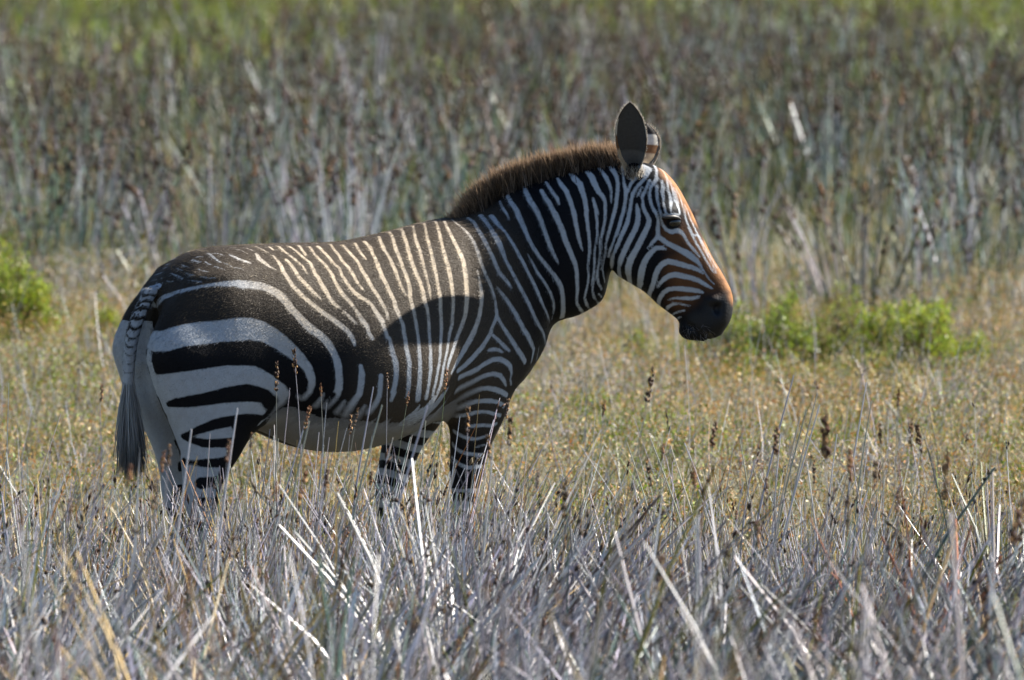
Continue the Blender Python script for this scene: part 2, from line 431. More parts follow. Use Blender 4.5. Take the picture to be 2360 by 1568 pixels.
# 'w' paints white hair, 'b' black hair, in this order; (piece, x, y, width) along each stroke
STROKES = '''
w E 25,455,60 120,550,70 160,650,60 215,760,70 250,860,80 310,1010,75 380,1140,70 440,1270,75 500,1390,75 F 520,120,80 570,230,75 600,310,70 640,400,70 650,500,75 670,620,80 690,760,80 715,880,85 740,1000,85 735,1100,85 735,1200,85 730,1300,85 720,1420,80 G 700,350,60
w E 255,380,45 290,470,60 340,590,65 400,670,50 460,790,60 510,900,70 550,1020,60 590,1110,50 640,1230,50 675,1300,20
w E 425,310,40 470,390,50 500,500,55 530,600,60 590,730,60 630,860,60 680,980,65 720,1090,70 745,1200,75 745,1320,75 770,1430,75 F 800,150,70 825,280,65 850,420,65 870,560,65 885,680,65 890,800,70 900,920,80 905,1050,80 900,1200,85 890,1350,95 880,1450,110 870,1560,110
w E 610,240,50 650,370,60 690,480,60 720,600,70 760,750,70 810,880,70 860,1000,70 910,1110,70 945,1230,70 970,1370,80 F 1020,150,65 1035,280,60 1045,420,65 1050,560,60 1060,700,60 1070,820,60 1070,950,75 1070,1100,80 1050,1250,70 1030,1400,60 1000,1540,80
w E 790,180,35 800,250,30 825,380,50 850,480,60 895,590,60 930,720,55 960,840,50 990,960,50 1020,1080,45 1050,1200,45 1065,1300,35 1075,1370,15
w E 970,170,50 990,280,35 1020,420,55 1060,560,55 1090,680,60 1120,820,70 1150,950,70 1170,1070,60 1195,1200,65 1220,1330,75 F 1225,130,70 1235,280,70 1240,420,75 1235,560,65 1225,700,65 1220,850,60 1205,1000,60 1180,1120,60 1160,1250,55 1130,1380,65 1100,1500,65
w E 1140,140,50 1190,260,50 1220,400,60 1250,520,50 1280,640,70 1320,770,70 1350,880,75 1375,1000,80 1395,1100,75 1410,1220,75 1425,1350,70 F 1425,100,65 1415,250,65 1405,400,65 1370,520,65 1350,650,55 1330,780,55 1300,920,50 1270,1060,60 1250,1200,65 1230,1330,75 1180,1450,70
w E 1280,140,50 1330,240,50 1400,380,60 1470,520,70 1530,640,90 1580,760,90 1600,880,90 1620,1000,90 1630,1150,90 1640,1300,95 F 1630,100,90 1610,250,80 1560,400,80 1500,550,75 1450,700,75 1400,850,65 1360,960,60 1330,1080,50 1320,1200,40
w E 1800,910,30 1830,1020,40 1850,1150,65 1870,1300,80 F 1865,80,80 1840,220,85 1800,370,85 1750,500,110 1690,620,110 1620,740,110 1560,850,110 1500,950,90 1450,1050,70 1400,1150,50
w E 1390,110,25 1480,180,40 1580,260,50 1680,360,50 1740,460,60 1790,570,60 1830,690,60 1860,800,60 1900,900,60 H 360,180,55 430,330,60 485,480,50 515,620,45 530,740,60 540,850,80 500,940,60 460,1040,70 440,1120,80 380,1220,80 310,1330,85 220,1430,85 F 1720,920,90 1640,1000,90 1560,1070,90 1490,1120,80
w H 540,850,80 590,940,60 650,1040,70 720,1140,70 790,1250,80 860,1360,90 920,1450,90 980,1560,90
w H 470,1140,60 540,1200,60 610,1270,65 680,1340,65 740,1390,40
w H 410,1380,50 500,1360,70 580,1380,60 630,1410,35
w E 1650,90,60 1740,150,60 1800,250,60 1870,370,70 1930,480,70 1990,600,60 2050,720,65 2100,850,70 2150,950,65 2230,1040,60 2290,1120,55 2340,1190,30
w E 1850,50,80 1930,140,80 2000,240,60 2060,340,90 2130,460,100 2180,570,90 2220,680,70 2260,780,60 H 770,140,60 850,290,60 930,440,65 1010,590,65 1080,740,70 1140,880,70 1210,1010,65 1280,1140,60 1300,1260,40
w J 60,60,90 150,170,80 240,270,60 330,390,55 420,530,60 500,680,60 580,830,65 650,970,65 720,1110,70 790,1260,70 840,1380,65 890,1500,60 H 1330,820,50 1360,900,30 1360,960,15
w I 780,1000,30 830,1120,45 890,1200,40 930,1290,25
w H 545,390,25 600,470,45 680,570,65 760,690,75 830,800,80 890,920,80 960,1050,90 1030,1160,90 1080,1270,90 1120,1370,80 1100,1470,60 1080,1568,50
w H 1200,1320,15 1185,1420,25 1165,1520,30
w J 630,660,25 680,750,40 740,860,45 800,970,55 870,1060,50 930,1160,50 990,1270,50 1030,1380,45 1045,1480,40 H 1430,780,20 1400,900,15
w I 840,800,50 900,920,70 960,1030,80 1050,1150,85 J 480,40,100 540,170,90 600,310,85 650,430,80 720,560,75 800,680,70 880,780,70 960,880,70 1040,980,75 1110,1080,80 1160,1190,75 1180,1310,75 1185,1450,75 H 1575,800,80 1560,870,90
w I 1150,760,50 1190,860,80 1260,1000,90 1340,1120,85 J 790,20,85 850,150,75 890,280,70 940,420,70 990,550,65 1040,660,55 1090,760,45 1115,810,20
w I 1430,830,60 1490,940,80 1560,1040,80 1620,1160,80 J 1060,30,100 1120,160,90 1180,300,90 1220,440,90 1280,580,90 1330,700,85 1380,820,80 1400,940,60 1405,1080,65 1410,1220,55 1400,1340,45 1400,1430,40 H 1850,740,60 1900,810,70
w I 1500,700,40 1560,790,55 1620,880,60 1680,960,60 1710,1050,25
w I 1680,640,40 1740,740,80 1820,840,80 1870,960,80 1910,1080,75 J 1360,30,85 1380,160,75 1410,300,65 1430,400,60 1460,510,50 1490,600,20
w I 1880,560,60 1960,660,110 2040,740,110 2080,860,90 2120,1000,80 2140,1150,75 J 1550,30,75 1570,200,60 1590,350,55 1600,480,50 1600,600,45 1585,750,35 1575,880,35 1585,1000,35 1575,1120,35 1545,1240,40 1525,1340,40 1550,1440,50 1610,1530,55
w I 2240,960,40 2280,1100,60 2310,1200,55 J 1700,0,50 1720,150,50 1720,350,35 1700,500,25 1675,650,30 1680,800,35 1670,950,40 1650,1100,35 1645,1230,35 1670,1330,45 1740,1430,50
w J 1740,1280,30 1790,1330,30
w I 2150,540,70 2220,620,110 2280,760,100 K 90,640,100 170,720,90 215,850,70 215,1000,70 210,1200,65 170,1400,55 J 1800,330,50 1770,450,45 1770,600,40 1755,760,30 1740,880,30 1720,1000,45 1740,1120,40 1790,1210,40
w K 80,110,80 150,210,80 230,320,90 300,460,80 340,600,55 335,750,40 335,850,20
w K 290,60,120 380,170,110 450,300,90 480,450,85 470,620,85 450,800,85 430,950,80 390,1100,85 350,1250,80 310,1400,75 J 1888,371,50 1860,470,40 1840,620,30 1820,780,30 1800,880,30 1820,1000,35 1840,1100,30
w K 550,0,110 580,130,90 590,300,45 610,450,70 650,600,100 640,760,75 620,900,75 590,1050,80 540,1200,90 500,1350,90 L 270,116,50 230,220,45 190,320,40 165,400,30
w K 690,620,60 740,470,60 800,380,80 870,310,90 930,250,80
w K 680,250,20 720,340,60 780,350,70
w K 1050,330,80 950,440,80 860,540,75 790,650,75 760,800,70 740,950,80 710,1100,90 680,1250,90 620,1400,100 L 330,140,55 290,240,55 250,330,55 220,420,55 210,500,50 220,580,45 240,620,40
w K 870,880,40 890,1000,100 905,1130,120 890,1260,120 850,1380,120 790,1500,120 L 420,220,75 380,310,75 340,400,75 310,480,75 300,560,70 310,640,65 330,690,60
w K 880,720,30 930,620,50 980,520,40
w K 1140,380,70 1090,500,60 1030,640,80 980,720,60 1000,800,50 1000,900,70 1030,1000,80 1090,1110,90 1130,1220,110 1110,1330,120 1060,1440,120 L 600,150,80 550,250,80 500,340,85 450,430,90 420,520,90 415,600,85 430,680,80 440,730,70
w K 1300,330,80 1240,420,80 1160,530,70 1140,650,60 1150,780,70 1180,900,70 1230,1000,80 1290,1090,80 1320,1200,70 1320,1320,70 1310,1430,80 L 790,80,50 790,150,60 740,200,50 700,250,40 655,295,15
w L 790,150,60 850,190,65 920,240,65 1000,280,70 1080,320,75 1150,355,90 1210,400,90 1260,440,70 1300,480,50 1340,540,25 1380,610,20 1430,680,20 1500,750,15
w L 890,310,25 840,290,55 770,290,60 710,340,65 660,400,75 620,470,80 590,560,90 575,650,85 565,740,80 560,810,70
w L 1360,610,30 1300,570,50 1200,530,65 1100,505,70 1000,475,75 920,460,75 850,490,75 800,540,75 765,620,70 740,710,65 710,800,65 680,880,65 670,930,60
w L 1470,800,25 1400,760,50 1300,700,60 1200,665,70 1100,645,75 1000,625,75 930,640,70 870,680,65 820,730,50 790,785,25
w L 1350,850,30 1290,830,60 1200,815,65 1100,805,65 1000,800,60 920,810,60 860,850,55 820,910,60 795,980,55 800,1050,45
w L 1300,905,35 1220,925,45 1120,925,45 1020,920,40 960,930,30 915,945,15
w L 1190,1020,20 1130,1010,25 1060,990,30 980,995,45 920,1030,45 895,1080,35 890,1100,30
w L 1120,1075,30 1060,1090,30 1000,1110,30 950,1145,25
w L 1080,1155,20 1050,1170,25 1030,1190,20
w K 1380,1190,30 1420,1310,50 1490,1410,80 1600,1460,100 1720,1430,110 L 1060,80,60 1100,110,50 1150,200,40 1200,270,40 1260,340,35 1310,400,25
w K 1360,1130,40 1450,1120,60 1570,1110,60 1650,1090,60 1740,1110,50
w K 1290,500,80 1290,620,70 1300,760,60 1330,900,45 1370,1040,40 1390,1110,30
w K 1400,400,70 1420,520,80 1410,640,80 1430,760,60 1440,900,55 1470,1020,50 1500,1090,40
w K 1350,100,60 1420,180,60 1500,330,60 1520,480,55 1530,590,50 1570,700,70 1590,820,80 1580,950,50 1590,1030,40
w K 1580,400,45 1610,540,45 1640,660,45 1670,780,40 1670,840,25
w K 1650,530,40 1690,680,55 1720,820,80 1740,940,90 1770,1060,80
w K 1700,560,30 1760,680,40 1810,830,50 1860,1000,50 1890,1150,50 1920,1250,50 1990,1400,50 2060,1540,45 L 1290,130,30 1370,300,30 1450,450,25 1520,600,20
w K 1880,900,40 1930,1010,45 1980,1150,45 2050,1300,45 2120,1450,45 L 1330,190,30 1400,310,30 1470,430,30 1530,540,25
w K 1000,100,200 1100,150,200 1050,270,150
w K 1230,60,80 1290,180,70 1280,300,70
w L 1170,30,35 1220,130,35 1270,230,30 1330,330,30 1390,440,25 1450,540,25 1490,600,20
w F 2330,1330,40 2320,1250,35 2340,1150,50 2310,1030,90 2240,970,90 2150,930,80 2050,940,80 1960,980,80 1880,1030,80 1800,1090,90 1700,1140,90 1600,1180,90 1520,1220,100
w F 2250,1350,40 2220,1270,70 2160,1190,80 2060,1160,75 1960,1180,80 1870,1210,80 1780,1260,80 1680,1310,90 1580,1360,100 1480,1420,120
w G 2260,320,90 2180,270,90 2080,230,90 1970,210,80 1860,220,80 1750,260,80 1640,310,80 1540,370,70 1460,420,60
w G 2220,490,80 2130,430,70 2020,410,80 1900,410,80 1780,420,80 1680,450,80 1580,490,80 1480,530,80
w G 2160,640,70 2080,620,60 1980,590,60 1880,580,60 1780,590,70 1680,620,70 1580,640,60 1480,650,60
w G 2100,770,60 2020,800,60 1900,790,60 1780,800,60 1680,810,50
w G 1430,880,60 1480,920,60 1560,960,60 1660,1000,70 1760,1010,60 1860,990,50 1960,950,40
w G 1410,1080,60 1460,1150,60 1550,1210,60 1650,1240,60 1760,1250,60 1890,1270,80
w G 1400,1290,50 1470,1360,50 1550,1420,60 1650,1460,70 1760,1450,60 1860,1430,70
w G 1780,1130,30 1850,1120,30 1920,1100,30
w A 540,1500,60 560,1300,70 620,1150,90 720,1020,100 830,930,100 960,880,90 1100,840,80 1250,800,65 1400,770,50 1600,740,65 1800,730,100 2000,720,120 C 40,740,150 200,745,150 350,760,150 480,800,150 600,860,160 700,940,170 780,1030,150 850,1130,140 930,1210,130 1000,1290,140 1080,1370,150 D 1170,80,150 1280,150,140 1370,230,130 1440,320,130 1500,420,120 1550,540,130 1580,660,130 1590,780,130 1600,880,130 1590,1000,130 1560,1080,130 1510,1150,130 1450,1220,120 1390,1280,110
w B 540,260,300 700,260,370 850,240,400 1100,170,400 1400,130,400 1700,110,400 2000,70,400 D 200,60,380 340,100,380 480,180,380 620,280,380 740,390,380 860,500,360 960,610,340 1040,720,330 1080,840,320 1090,930,300 1070,1020,260 1020,1100,200
w B 660,950,450 1000,950,450 1400,900,450 1800,820,400 D 240,800,350 420,880,330 560,960,260 660,1020,240 720,1100,220 700,1200,150 620,1300,80 520,1400,50 400,1500,50 330,1568,40
w B 940,1420,260 1300,1400,250 1700,1340,250 2100,1300,220 D 300,1310,220 400,1370,120
w P 470,1230,220 560,1300,240 660,1300,220
w R 430,400,220 520,480,280 600,480,260 520,600,260 500,700,260 500,800,260
w B 520,300,200 580,600,160 640,850,250 760,1100,250 860,1350,250 960,1500,200
b B 690,660,50 750,635,115 840,602,195 940,572,270 1100,535,330 1400,490,380 1700,450,400 2000,435,410 D 340,460,440 500,540,430 640,630,420 780,730,420 900,830,400 970,920,330 990,1000,260 1000,1080,110 1000,1150,20
b D 900,960,160 870,1040,80 825,1150,15
b B 880,1250,110 1000,1225,170 1200,1205,210 1500,1160,240 1800,1090,260 2100,1050,280 D 340,1090,250 440,1110,220 520,1160,180 560,1250,150 540,1330,120 470,1420,90 400,1490,40
b P 540,1400,40 620,1365,60 720,1330,80 820,1310,80 920,1300,75 970,1290,50
b R 440,455,40 540,490,50 640,490,55 720,480,60 780,440,60
b R 440,585,45 550,595,50 640,590,60 700,565,60
b R 430,690,60 530,700,70 630,685,60
b R 430,790,60 530,800,60 620,790,60
b D 1400,860,230 1340,1050,170 1240,1150,95 1130,1255,12
b D 1500,1100,110 1420,1230,60 1370,1285,12
b D 1780,960,210 1700,1130,150 1590,1200,60 1530,1265,12
b D 1790,1150,140 1710,1290,75 1620,1400,12
b D 2090,1020,170 2010,1170,110 1900,1290,15
b D 2070,1160,110 1990,1310,60 1900,1410,12
b G 250,250,150 210,400,100 160,520,60 110,600,12
b G 590,380,130 490,500,90 400,620,50 330,720,12
b G 820,330,40 760,470,50 700,540,12
w D 1930,640,60 1950,760,110 1945,880,110 1930,1000,110 1910,1090,110 1850,1170,110 1790,1260,110 1730,1350,110 1690,1420,100
w D 2250,800,80 2240,950,90 2230,1080,90 2200,1180,90 2140,1280,90 2060,1370,100
w F 430,600,60 450,720,80 480,850,90 520,980,100 530,1080,100 530,1200,90 510,1330,90 470,1450,80 G 500,270,90 450,400,60
w D 1350,1080,30 1300,1180,60 1230,1270,80
w D 1680,1200,40 1620,1290,60 1560,1370,80
w D 2000,1270,40 1940,1370,70 1880,1450,90
w F 180,150,60 260,270,80 310,350,80 360,480,70 390,600,60
w C 300,260,50 340,340,90 420,400,80 500,460,50 600,510,20
w C 560,290,40 640,380,50 690,460,70 720,540,80 790,640,70 850,740,80 930,830,80 1030,930,80 1140,1020,80 1250,1110,80 1370,1200,80 1500,1290,90 1620,1380,90 D 1720,90,90 1790,190,90 1830,280,70 1840,330,40
w C 760,350,60 840,430,70 900,520,70 960,620,75 1040,700,75 1120,780,80 1190,860,60 1260,920,55 1320,980,30
w C 640,140,50 720,210,50 800,270,50 880,330,50 960,400,50 1030,460,45 1070,530,40 1095,580,20
w C 800,140,50 900,200,50 980,270,50 1060,340,55 1140,400,55 1180,480,60 1210,560,70 1270,640,75 1320,740,75 1380,830,85 1430,930,70 1490,1010,70 1560,1080,65 1610,1110,40
w C 1670,1170,40 1740,1230,50 1810,1300,50 1870,1360,30
w C 960,130,50 1020,210,50 1080,290,40
w C 1130,150,50 1200,260,50 1290,350,55 1370,420,55 1430,510,55 1490,590,60 1520,680,60 1580,780,80 1640,880,80 1710,960,75 1790,1050,65 1850,1130,60 1910,1220,70 1960,1310,90 2030,1390,80 D 2060,130,70 2120,220,60
w C 1260,140,70 1330,210,60 1400,280,60 1470,360,55 1540,440,50 1600,480,40 1640,600,60 1700,690,65 1760,780,65 1840,870,80 1930,940,85 2020,990,60 2100,1050,60 2160,1150,70 2230,1250,80 2290,1320,70
w C 1460,110,40 1510,190,50 1580,270,55 1640,370,55 1720,450,60 1790,540,60 1840,640,55 1890,720,50 1950,800,40 1980,830,20
w C 1650,120,50 1720,200,55 1790,280,60 1860,350,60 1910,430,50 1950,520,70 2010,600,75 2060,700,80 2120,800,80 2190,900,75 2250,1000,70 2300,1100,60 F 290,30,60 350,120,55 390,220,50 400,310,35
w C 1840,90,50 1890,180,50 1950,270,45 2010,340,40
w C 280,140,30 400,200,35 480,240,25
w C 500,150,35 560,200,35
w A 1850,280,50 2000,350,65 2150,400,55
w A 1250,360,45 1380,390,30
w A 900,560,14 960,590,20 1010,600,10
w A 1080,430,12 1140,460,22 1210,470,10
w A 1290,320,12 1360,300,20 1420,310,10
w A 1450,380,12 1500,420,22 1560,430,10
w A 1600,250,12 1680,260,22 1760,300,12
w A 1000,480,10 1050,510,18 1100,520,8
w A 850,680,14 910,700,20 960,690,10
w A 1150,560,12 1220,590,20 1290,600,10
w A 1350,500,12 1430,530,20 1510,540,10
w A 1600,460,12 1680,480,20 1760,510,10
w A 1740,400,12 1800,420,22 1870,460,12
w A 1900,480,12 1980,480,20 2060,510,10
w A 690,690,12 740,660,20 800,640,10
w A 1380,620,12 1500,640,18 1620,640,10
w A 1180,680,10 1300,690,18 1400,700,10
w A 1900,180,14 2000,200,24 2120,260,14
w A 2050,160,14 2180,200,22 2280,260,12
w A 1500,250,30 1600,330,40 1700,400,30
w A 1000,600,40 1100,650,30
w A 650,760,25 780,720,25
w A 640,860,22 620,960,20
w A 470,900,30 380,1010,40 310,1120,35 270,1220,25
w Q -60,1330,190 100,1365,190 250,1385,190 400,1385,190 550,1365,180 680,1310,140 800,1245,110 880,1180,90 930,1120,50
w Q 0,1480,200 300,1480,250 600,1440,200 760,1330,140 860,1250,120
b L 1180,1230,240 1250,1130,260 1350,1060,260 1450,1000,240 1560,1000,240 1620,1080,200 1600,1200,260 1450,1300,300 1300,1300,300 1180,1300,220
b L 1290,1330,260 1420,1380,200 1540,1330,180 1660,1120,160
b L 1380,900,90 1480,880,120 1580,920,110
b K 1430,1180,80 1500,1220,160 1600,1250,220 1720,1230,200 1790,1200,70
b K 660,100,60 680,180,40 750,230,110 800,250,60
b K 660,400,70 685,520,40
'''
def parse_strokes(txt):
    out = []
    for ln in txt.strip().splitlines():
        tk = ln.split(); op = tk[0]; crop = None; pts = []
        for t in tk[1:]:
            if t in CROP: crop = CROP[t]; continue
            x, y, w = map(float, t.split(','))
            pts.append(((crop[0] + x * crop[2]) * VW, (crop[1] + y * crop[2]) * VW, w * crop[2] * VW))
        out.append((op, np.array(pts)))
    return out

def lateral(P):
    x = P[:, 0].copy()
    for _ in range(4):
        yy = P[:, 1] - spine_y(x)
        x = P[:, 0] + np.sin(spine_th(x)) * yy * np.cos(spine_th(x))
    th = spine_th(x)
    off = (P[:, 0] - x) * -np.sin(th) + (P[:, 1] - spine_y(x)) * np.cos(th)
    return x, th, off
sx_, sth_, soff_ = lateral(BV)
FOLD = BV.copy()                      # far side folded onto the near side: the pattern is mirrored
far = soff_ > 0
FOLD[far, 0] += 2 * soff_[far] * np.sin(sth_[far])
FOLD[far, 1] -= 2 * soff_[far] * np.cos(sth_[far])

STRIPE = np.full(len(BV), -0.02)
for op, pts in parse_strokes(STROKES):
    P3 = np.array([on_body(p[0], p[1]) for p in pts])
    R = pts[:, 2] / 790.0 * 0.5 * (0.93 if pts[:, 0].min() > 1430 else 0.90)
    belly_s = op == 'w' and pts[:, 2].max() > 55 and pts[:, 1].mean() > 930 and pts[:, 0].min() > 600 and pts[:, 0].max() < 1100
    lo = P3.min(0) - R.max() - 0.03; hi = P3.max(0) + R.max() + 0.03
    idx = np.nonzero(((FOLD > lo) & (FOLD < hi)).all(1))[0]
    if len(idx) == 0: continue
    X = FOLD[idx]
    best = np.full(len(idx), -1.0)
    for a, b, ra, rb in zip(P3[:-1], P3[1:], R[:-1], R[1:]):
        ab = b - a
        t = np.clip(((X - a) @ ab) / max(ab @ ab, 1e-9), 0, 1)
        d = np.linalg.norm(X - a - t[:, None] * ab, axis=1)
        best = np.maximum(best, ra + (rb - ra) * t - d)
    if belly_s: q_ = X[:, 0] - .75 * X[:, 2]; best = best + .016 * np.sin(q_ * 78 + 2.0 * np.sin(q_ * 31)) + .010 * np.sin(q_ * 171 + 1.7) + .006 * np.sin(q_ * 390 + X[:, 2] * 50) - .010
    if op == 'w': STRIPE[idx] = np.maximum(STRIPE[idx], best)
    else: STRIPE[idx] = np.minimum(STRIPE[idx], -best)
STRIPE = np.clip(STRIPE, -0.02, 0.02)

def fsample(G):
    q = np.clip(np.round((BV - LO) / VOX).astype(int), 0, NG - 1)
    return G[q[:, 0], q[:, 1], q[:, 2]]
dt = fsample(D_trunk)
z = BV[:, 2]
# far legs and the lower legs: narrow rings round the limb
def rings(zz, period, duty, wob):
    ph = (zz / period + wob) % 1.0
    return (duty / 2 - np.abs(ph - 0.5)) * period
wob = 0.25 * np.sin(BV[:, 0] * 23 + BV[:, 1] * 17)
lowz = mid(470, 1180)[2]
legfar = (soff_ > 0.03) & (dt > 0.012) & (z < mid(900, 980)[2])
fl = legfar & (BV[:, 0] > 0); hl = legfar & (BV[:, 0] < 0) & (z < mid(370, 1010)[2])
STRIPE[fl] = np.clip(rings(z[fl] + 0.3 * (BV[fl, 0] - 0.3), 0.048, 0.46, wob[fl] * .5), -.02, .02)
STRIPE[hl] = np.clip(rings(z[hl], 0.07, 0.55, wob[hl] * .5), -.02, .02)
lown = (soff_ < 0) & (dt > 0.012) & (((z < mid(1070, 1125, -.12)[2]) & (BV[:, 0] > 0)) | ((z < mid(470, 1185, -.13)[2]) & (BV[:, 0] < 0)))
STRIPE[lown] = np.clip(rings(z[lown], 0.052, 0.48, wob[lown] * .5), -.02, .02)
hoof = (z < 0.055) & (dt > 0.05)
STRIPE[hoof] = -0.02
# belly underside white, dark line of skin under the tail, tail rings
under = (BN[:, 2] < -0.62) & (dt < 0.03) & (BV[:, 0] < 0.36) & (z < 0.62)
STRIPE[under] = np.maximum(STRIPE[under], np.minimum(0.012, (-0.62 - BN[under, 2]) * 0.05))
vline = (np.abs(soff_) < 0.02) & (BN[:, 2] < -0.8) & (dt < 0.02) & (BV[:, 0] < 0.3)
STRIPE[vline] = -0.01
tl = fsample(D_tail)
istail = (tl < 0.004) & (dt > 0.002) & (BV[:, 0] < -0.55)
rthr = np.where(soff_ > 0, .30, .95)
rearw = (-BN[:, 0] > rthr) & (BV[:, 0] < -.36) & (z > .33) & (z < mid(345, 742)[2]) & ~istail & ((soff_ > 0) | (z > .5))
STRIPE[rearw] = np.maximum(STRIPE[rearw], np.minimum(.012, (-BN[rearw, 0] - rthr[rearw]) * .05))
cleft = (np.abs(soff_) < 0.020) & (BV[:, 0] < -0.50) & (z < mid(348, 735)[2]) & (z > mid(348, 905)[2]) & ~istail
STRIPE[cleft] = -0.02
trows = [(664, 16), (682, 20), (700, 22), (722, 20), (742, 17), (762, 13), (780, 10), (798, 8), (818, 7), (840, 6)]
tv = np.full(len(BV), 0.012)
zpx = (1400 - z * 790)
zpx = zpx + 5 * np.sin(BV[:, 1] * 160 + BV[:, 0] * 90)
for r, wd in trows: tv = np.minimum(tv, (np.abs(zpx - r * 1.0) - wd * 0.22) / 790.0)
STRIPE[istail] = tv[istail]

# how brown the dark hair is, and the sunlit tints painted on the back
def nearpx(px, py, rad, soft):
    p = on_body(px, py)
    return 1 - sstep(np.linalg.norm(FOLD - p, axis=1), rad - soft, rad + soft)
L_ = lambda x, y: ((2380 + x * .3188) * VW, (900 + y * .3188) * VW)
K_ = lambda x, y: ((2380 + x * .19133) * VW, (650 + y * .19133) * VW)
WARM = np.zeros(len(BV))
EYEP = nearpx(1552, 513, .028, .008)
for (x, y), r in ((L_(1080, 560), .05), (L_(1150, 720), .05), (L_(1200, 420), .05), (L_(1000, 130), .045), (L_(1150, 860), .035),
                  (L_(1350, 640), .04), (L_(1250, 250), .045), (L_(1480, 640), .05), (L_(1050, 950), .03)):
    WARM = np.maximum(WARM, nearpx(x, y, r, .028))
NOSE = np.zeros(len(BV))          # rust-coloured bridge of the nose and forehead, brightened to imitate the sunlit rim
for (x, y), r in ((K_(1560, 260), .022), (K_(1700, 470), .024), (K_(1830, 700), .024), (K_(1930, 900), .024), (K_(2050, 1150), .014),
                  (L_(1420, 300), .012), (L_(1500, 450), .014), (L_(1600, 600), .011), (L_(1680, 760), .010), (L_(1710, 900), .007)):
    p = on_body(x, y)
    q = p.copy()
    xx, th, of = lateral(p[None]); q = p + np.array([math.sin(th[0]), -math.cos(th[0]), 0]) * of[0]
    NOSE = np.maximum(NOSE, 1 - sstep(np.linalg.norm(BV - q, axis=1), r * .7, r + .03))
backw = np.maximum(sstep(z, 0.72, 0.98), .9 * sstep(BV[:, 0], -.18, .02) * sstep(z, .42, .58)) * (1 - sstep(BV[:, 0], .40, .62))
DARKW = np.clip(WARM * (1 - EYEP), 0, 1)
BACKSUN = np.clip(backw * (0.65 + 0.35 * sstep(BV[:, 0], -.60, -.25)), 0, 1)  # lightens dark hair to imitate sun sheen on back and flank
SUNWARM = np.clip(0.75 * sstep(z, 0.70, 0.95) * (1 - sstep(BV[:, 0], .30, .50)) * sstep(BV[:, 0], -.50, -.20), 0, 1)  # warm sunlight put into the white hair of the back
BELLY = sstep(-BN[:, 2], .15, .75) * (1 - sstep(z, .60, .78)) * (dt < .03)  # greys the belly for dirt and for the shade underneath, painted in
MUZ = np.zeros(len(BV))
for (x, y), r in ((L_(1560, 1080), .05), (L_(1450, 1250), .05), (L_(1300, 1250), .04)):
    MUZ = np.maximum(MUZ, nearpx(x, y, r, .02))
print("coat", time.time() - T0)

# ---------------------------------------------------------------- body object
m_coat, nt, bs, out = new_mat("zebra_coat")
tc = node(nt, "ShaderNodeTexCoord").outputs["Object"]
at = node(nt, "ShaderNodeAttribute", attribute_name="stripe").outputs["Fac"]
ab = node(nt, "ShaderNodeAttribute", attribute_name="backsun").outputs["Fac"]
aw = node(nt, "ShaderNodeAttribute", attribute_name="darkwarm").outputs["Fac"]
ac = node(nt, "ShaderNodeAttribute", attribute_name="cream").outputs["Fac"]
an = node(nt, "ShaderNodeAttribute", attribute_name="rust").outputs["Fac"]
n1 = noise(nt, 160.0, 2.0, 0.6, tc)
n2 = noise(nt, 28.0, 3.0, 0.6, tc)
j = math_n(nt, 'ADD', at, math_n(nt, 'MULTIPLY', math_n(nt, 'SUBTRACT', n1.outputs[0], 0.5), 0.0045))
j = math_n(nt, 'ADD', j, math_n(nt, 'MULTIPLY', math_n(nt, 'SUBTRACT', n2.outputs[0], 0.5), 0.0035))
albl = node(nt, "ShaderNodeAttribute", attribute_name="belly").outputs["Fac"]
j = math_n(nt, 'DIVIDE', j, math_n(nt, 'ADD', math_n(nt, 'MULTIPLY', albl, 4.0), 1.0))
fac = maprange(nt, j, -0.0022, 0.0022)
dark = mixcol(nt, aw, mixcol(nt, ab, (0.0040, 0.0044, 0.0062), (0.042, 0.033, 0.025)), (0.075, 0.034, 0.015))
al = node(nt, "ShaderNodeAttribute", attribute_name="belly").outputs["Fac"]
am = node(nt, "ShaderNodeAttribute", attribute_name="muzzle").outputs["Fac"]
light = mixcol(nt, ac, mixcol(nt, al, (0.295, 0.32, 0.355), (0.19, 0.195, 0.21)), (0.52, 0.40, 0.25))  # white tinted with the blue of shade, cream with warm sun
n3 = noise(nt, 45.0, 4.0, 0.7, tc)
light = mixcol(nt, maprange(nt, n3.outputs[0], 0.35, 0.75, 0.0, 0.45), light, (0.19, 0.185, 0.185))
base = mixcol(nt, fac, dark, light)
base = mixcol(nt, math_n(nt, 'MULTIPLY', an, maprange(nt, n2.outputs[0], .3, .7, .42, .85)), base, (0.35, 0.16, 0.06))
nt.links.new(base, bs.inputs["Base Color"])
nt.links.new(maprange(nt, am, 0, 1, .62, .5), bs.inputs["Roughness"])
nt.links.new(maprange(nt, am, 0, 1, .07, .22), bs.inputs["Specular IOR Level"])
bs.inputs["Sheen Weight"].default_value = 0.0
bs.inputs["Sheen Roughness"].default_value = 0.4
bmp = node(nt, "ShaderNodeBump")
bmp.inputs["Strength"].default_value = 0.35
bmp.inputs["Distance"].default_value = 0.004
nt.links.new(n1.outputs[0], bmp.inputs["Height"])
nt.links.new(bmp.outputs[0], bs.inputs["Normal"])

zebra = bpy.data.objects.new("zebra", None)
col.objects.link(zebra)
zebra.location = ZO
zebra.rotation_euler = (0, 0, ZYAW)
tag(zebra, "striped mountain zebra standing in tall dry grass with its head lowered", "zebra")
body = mesh_np("body", BV, BQ, m_coat, zebra, True, dict(stripe=STRIPE, darkwarm=DARKW, cream=SUNWARM, rust=NOSE, backsun=BACKSUN, belly=BELLY, muzzle=MUZ))
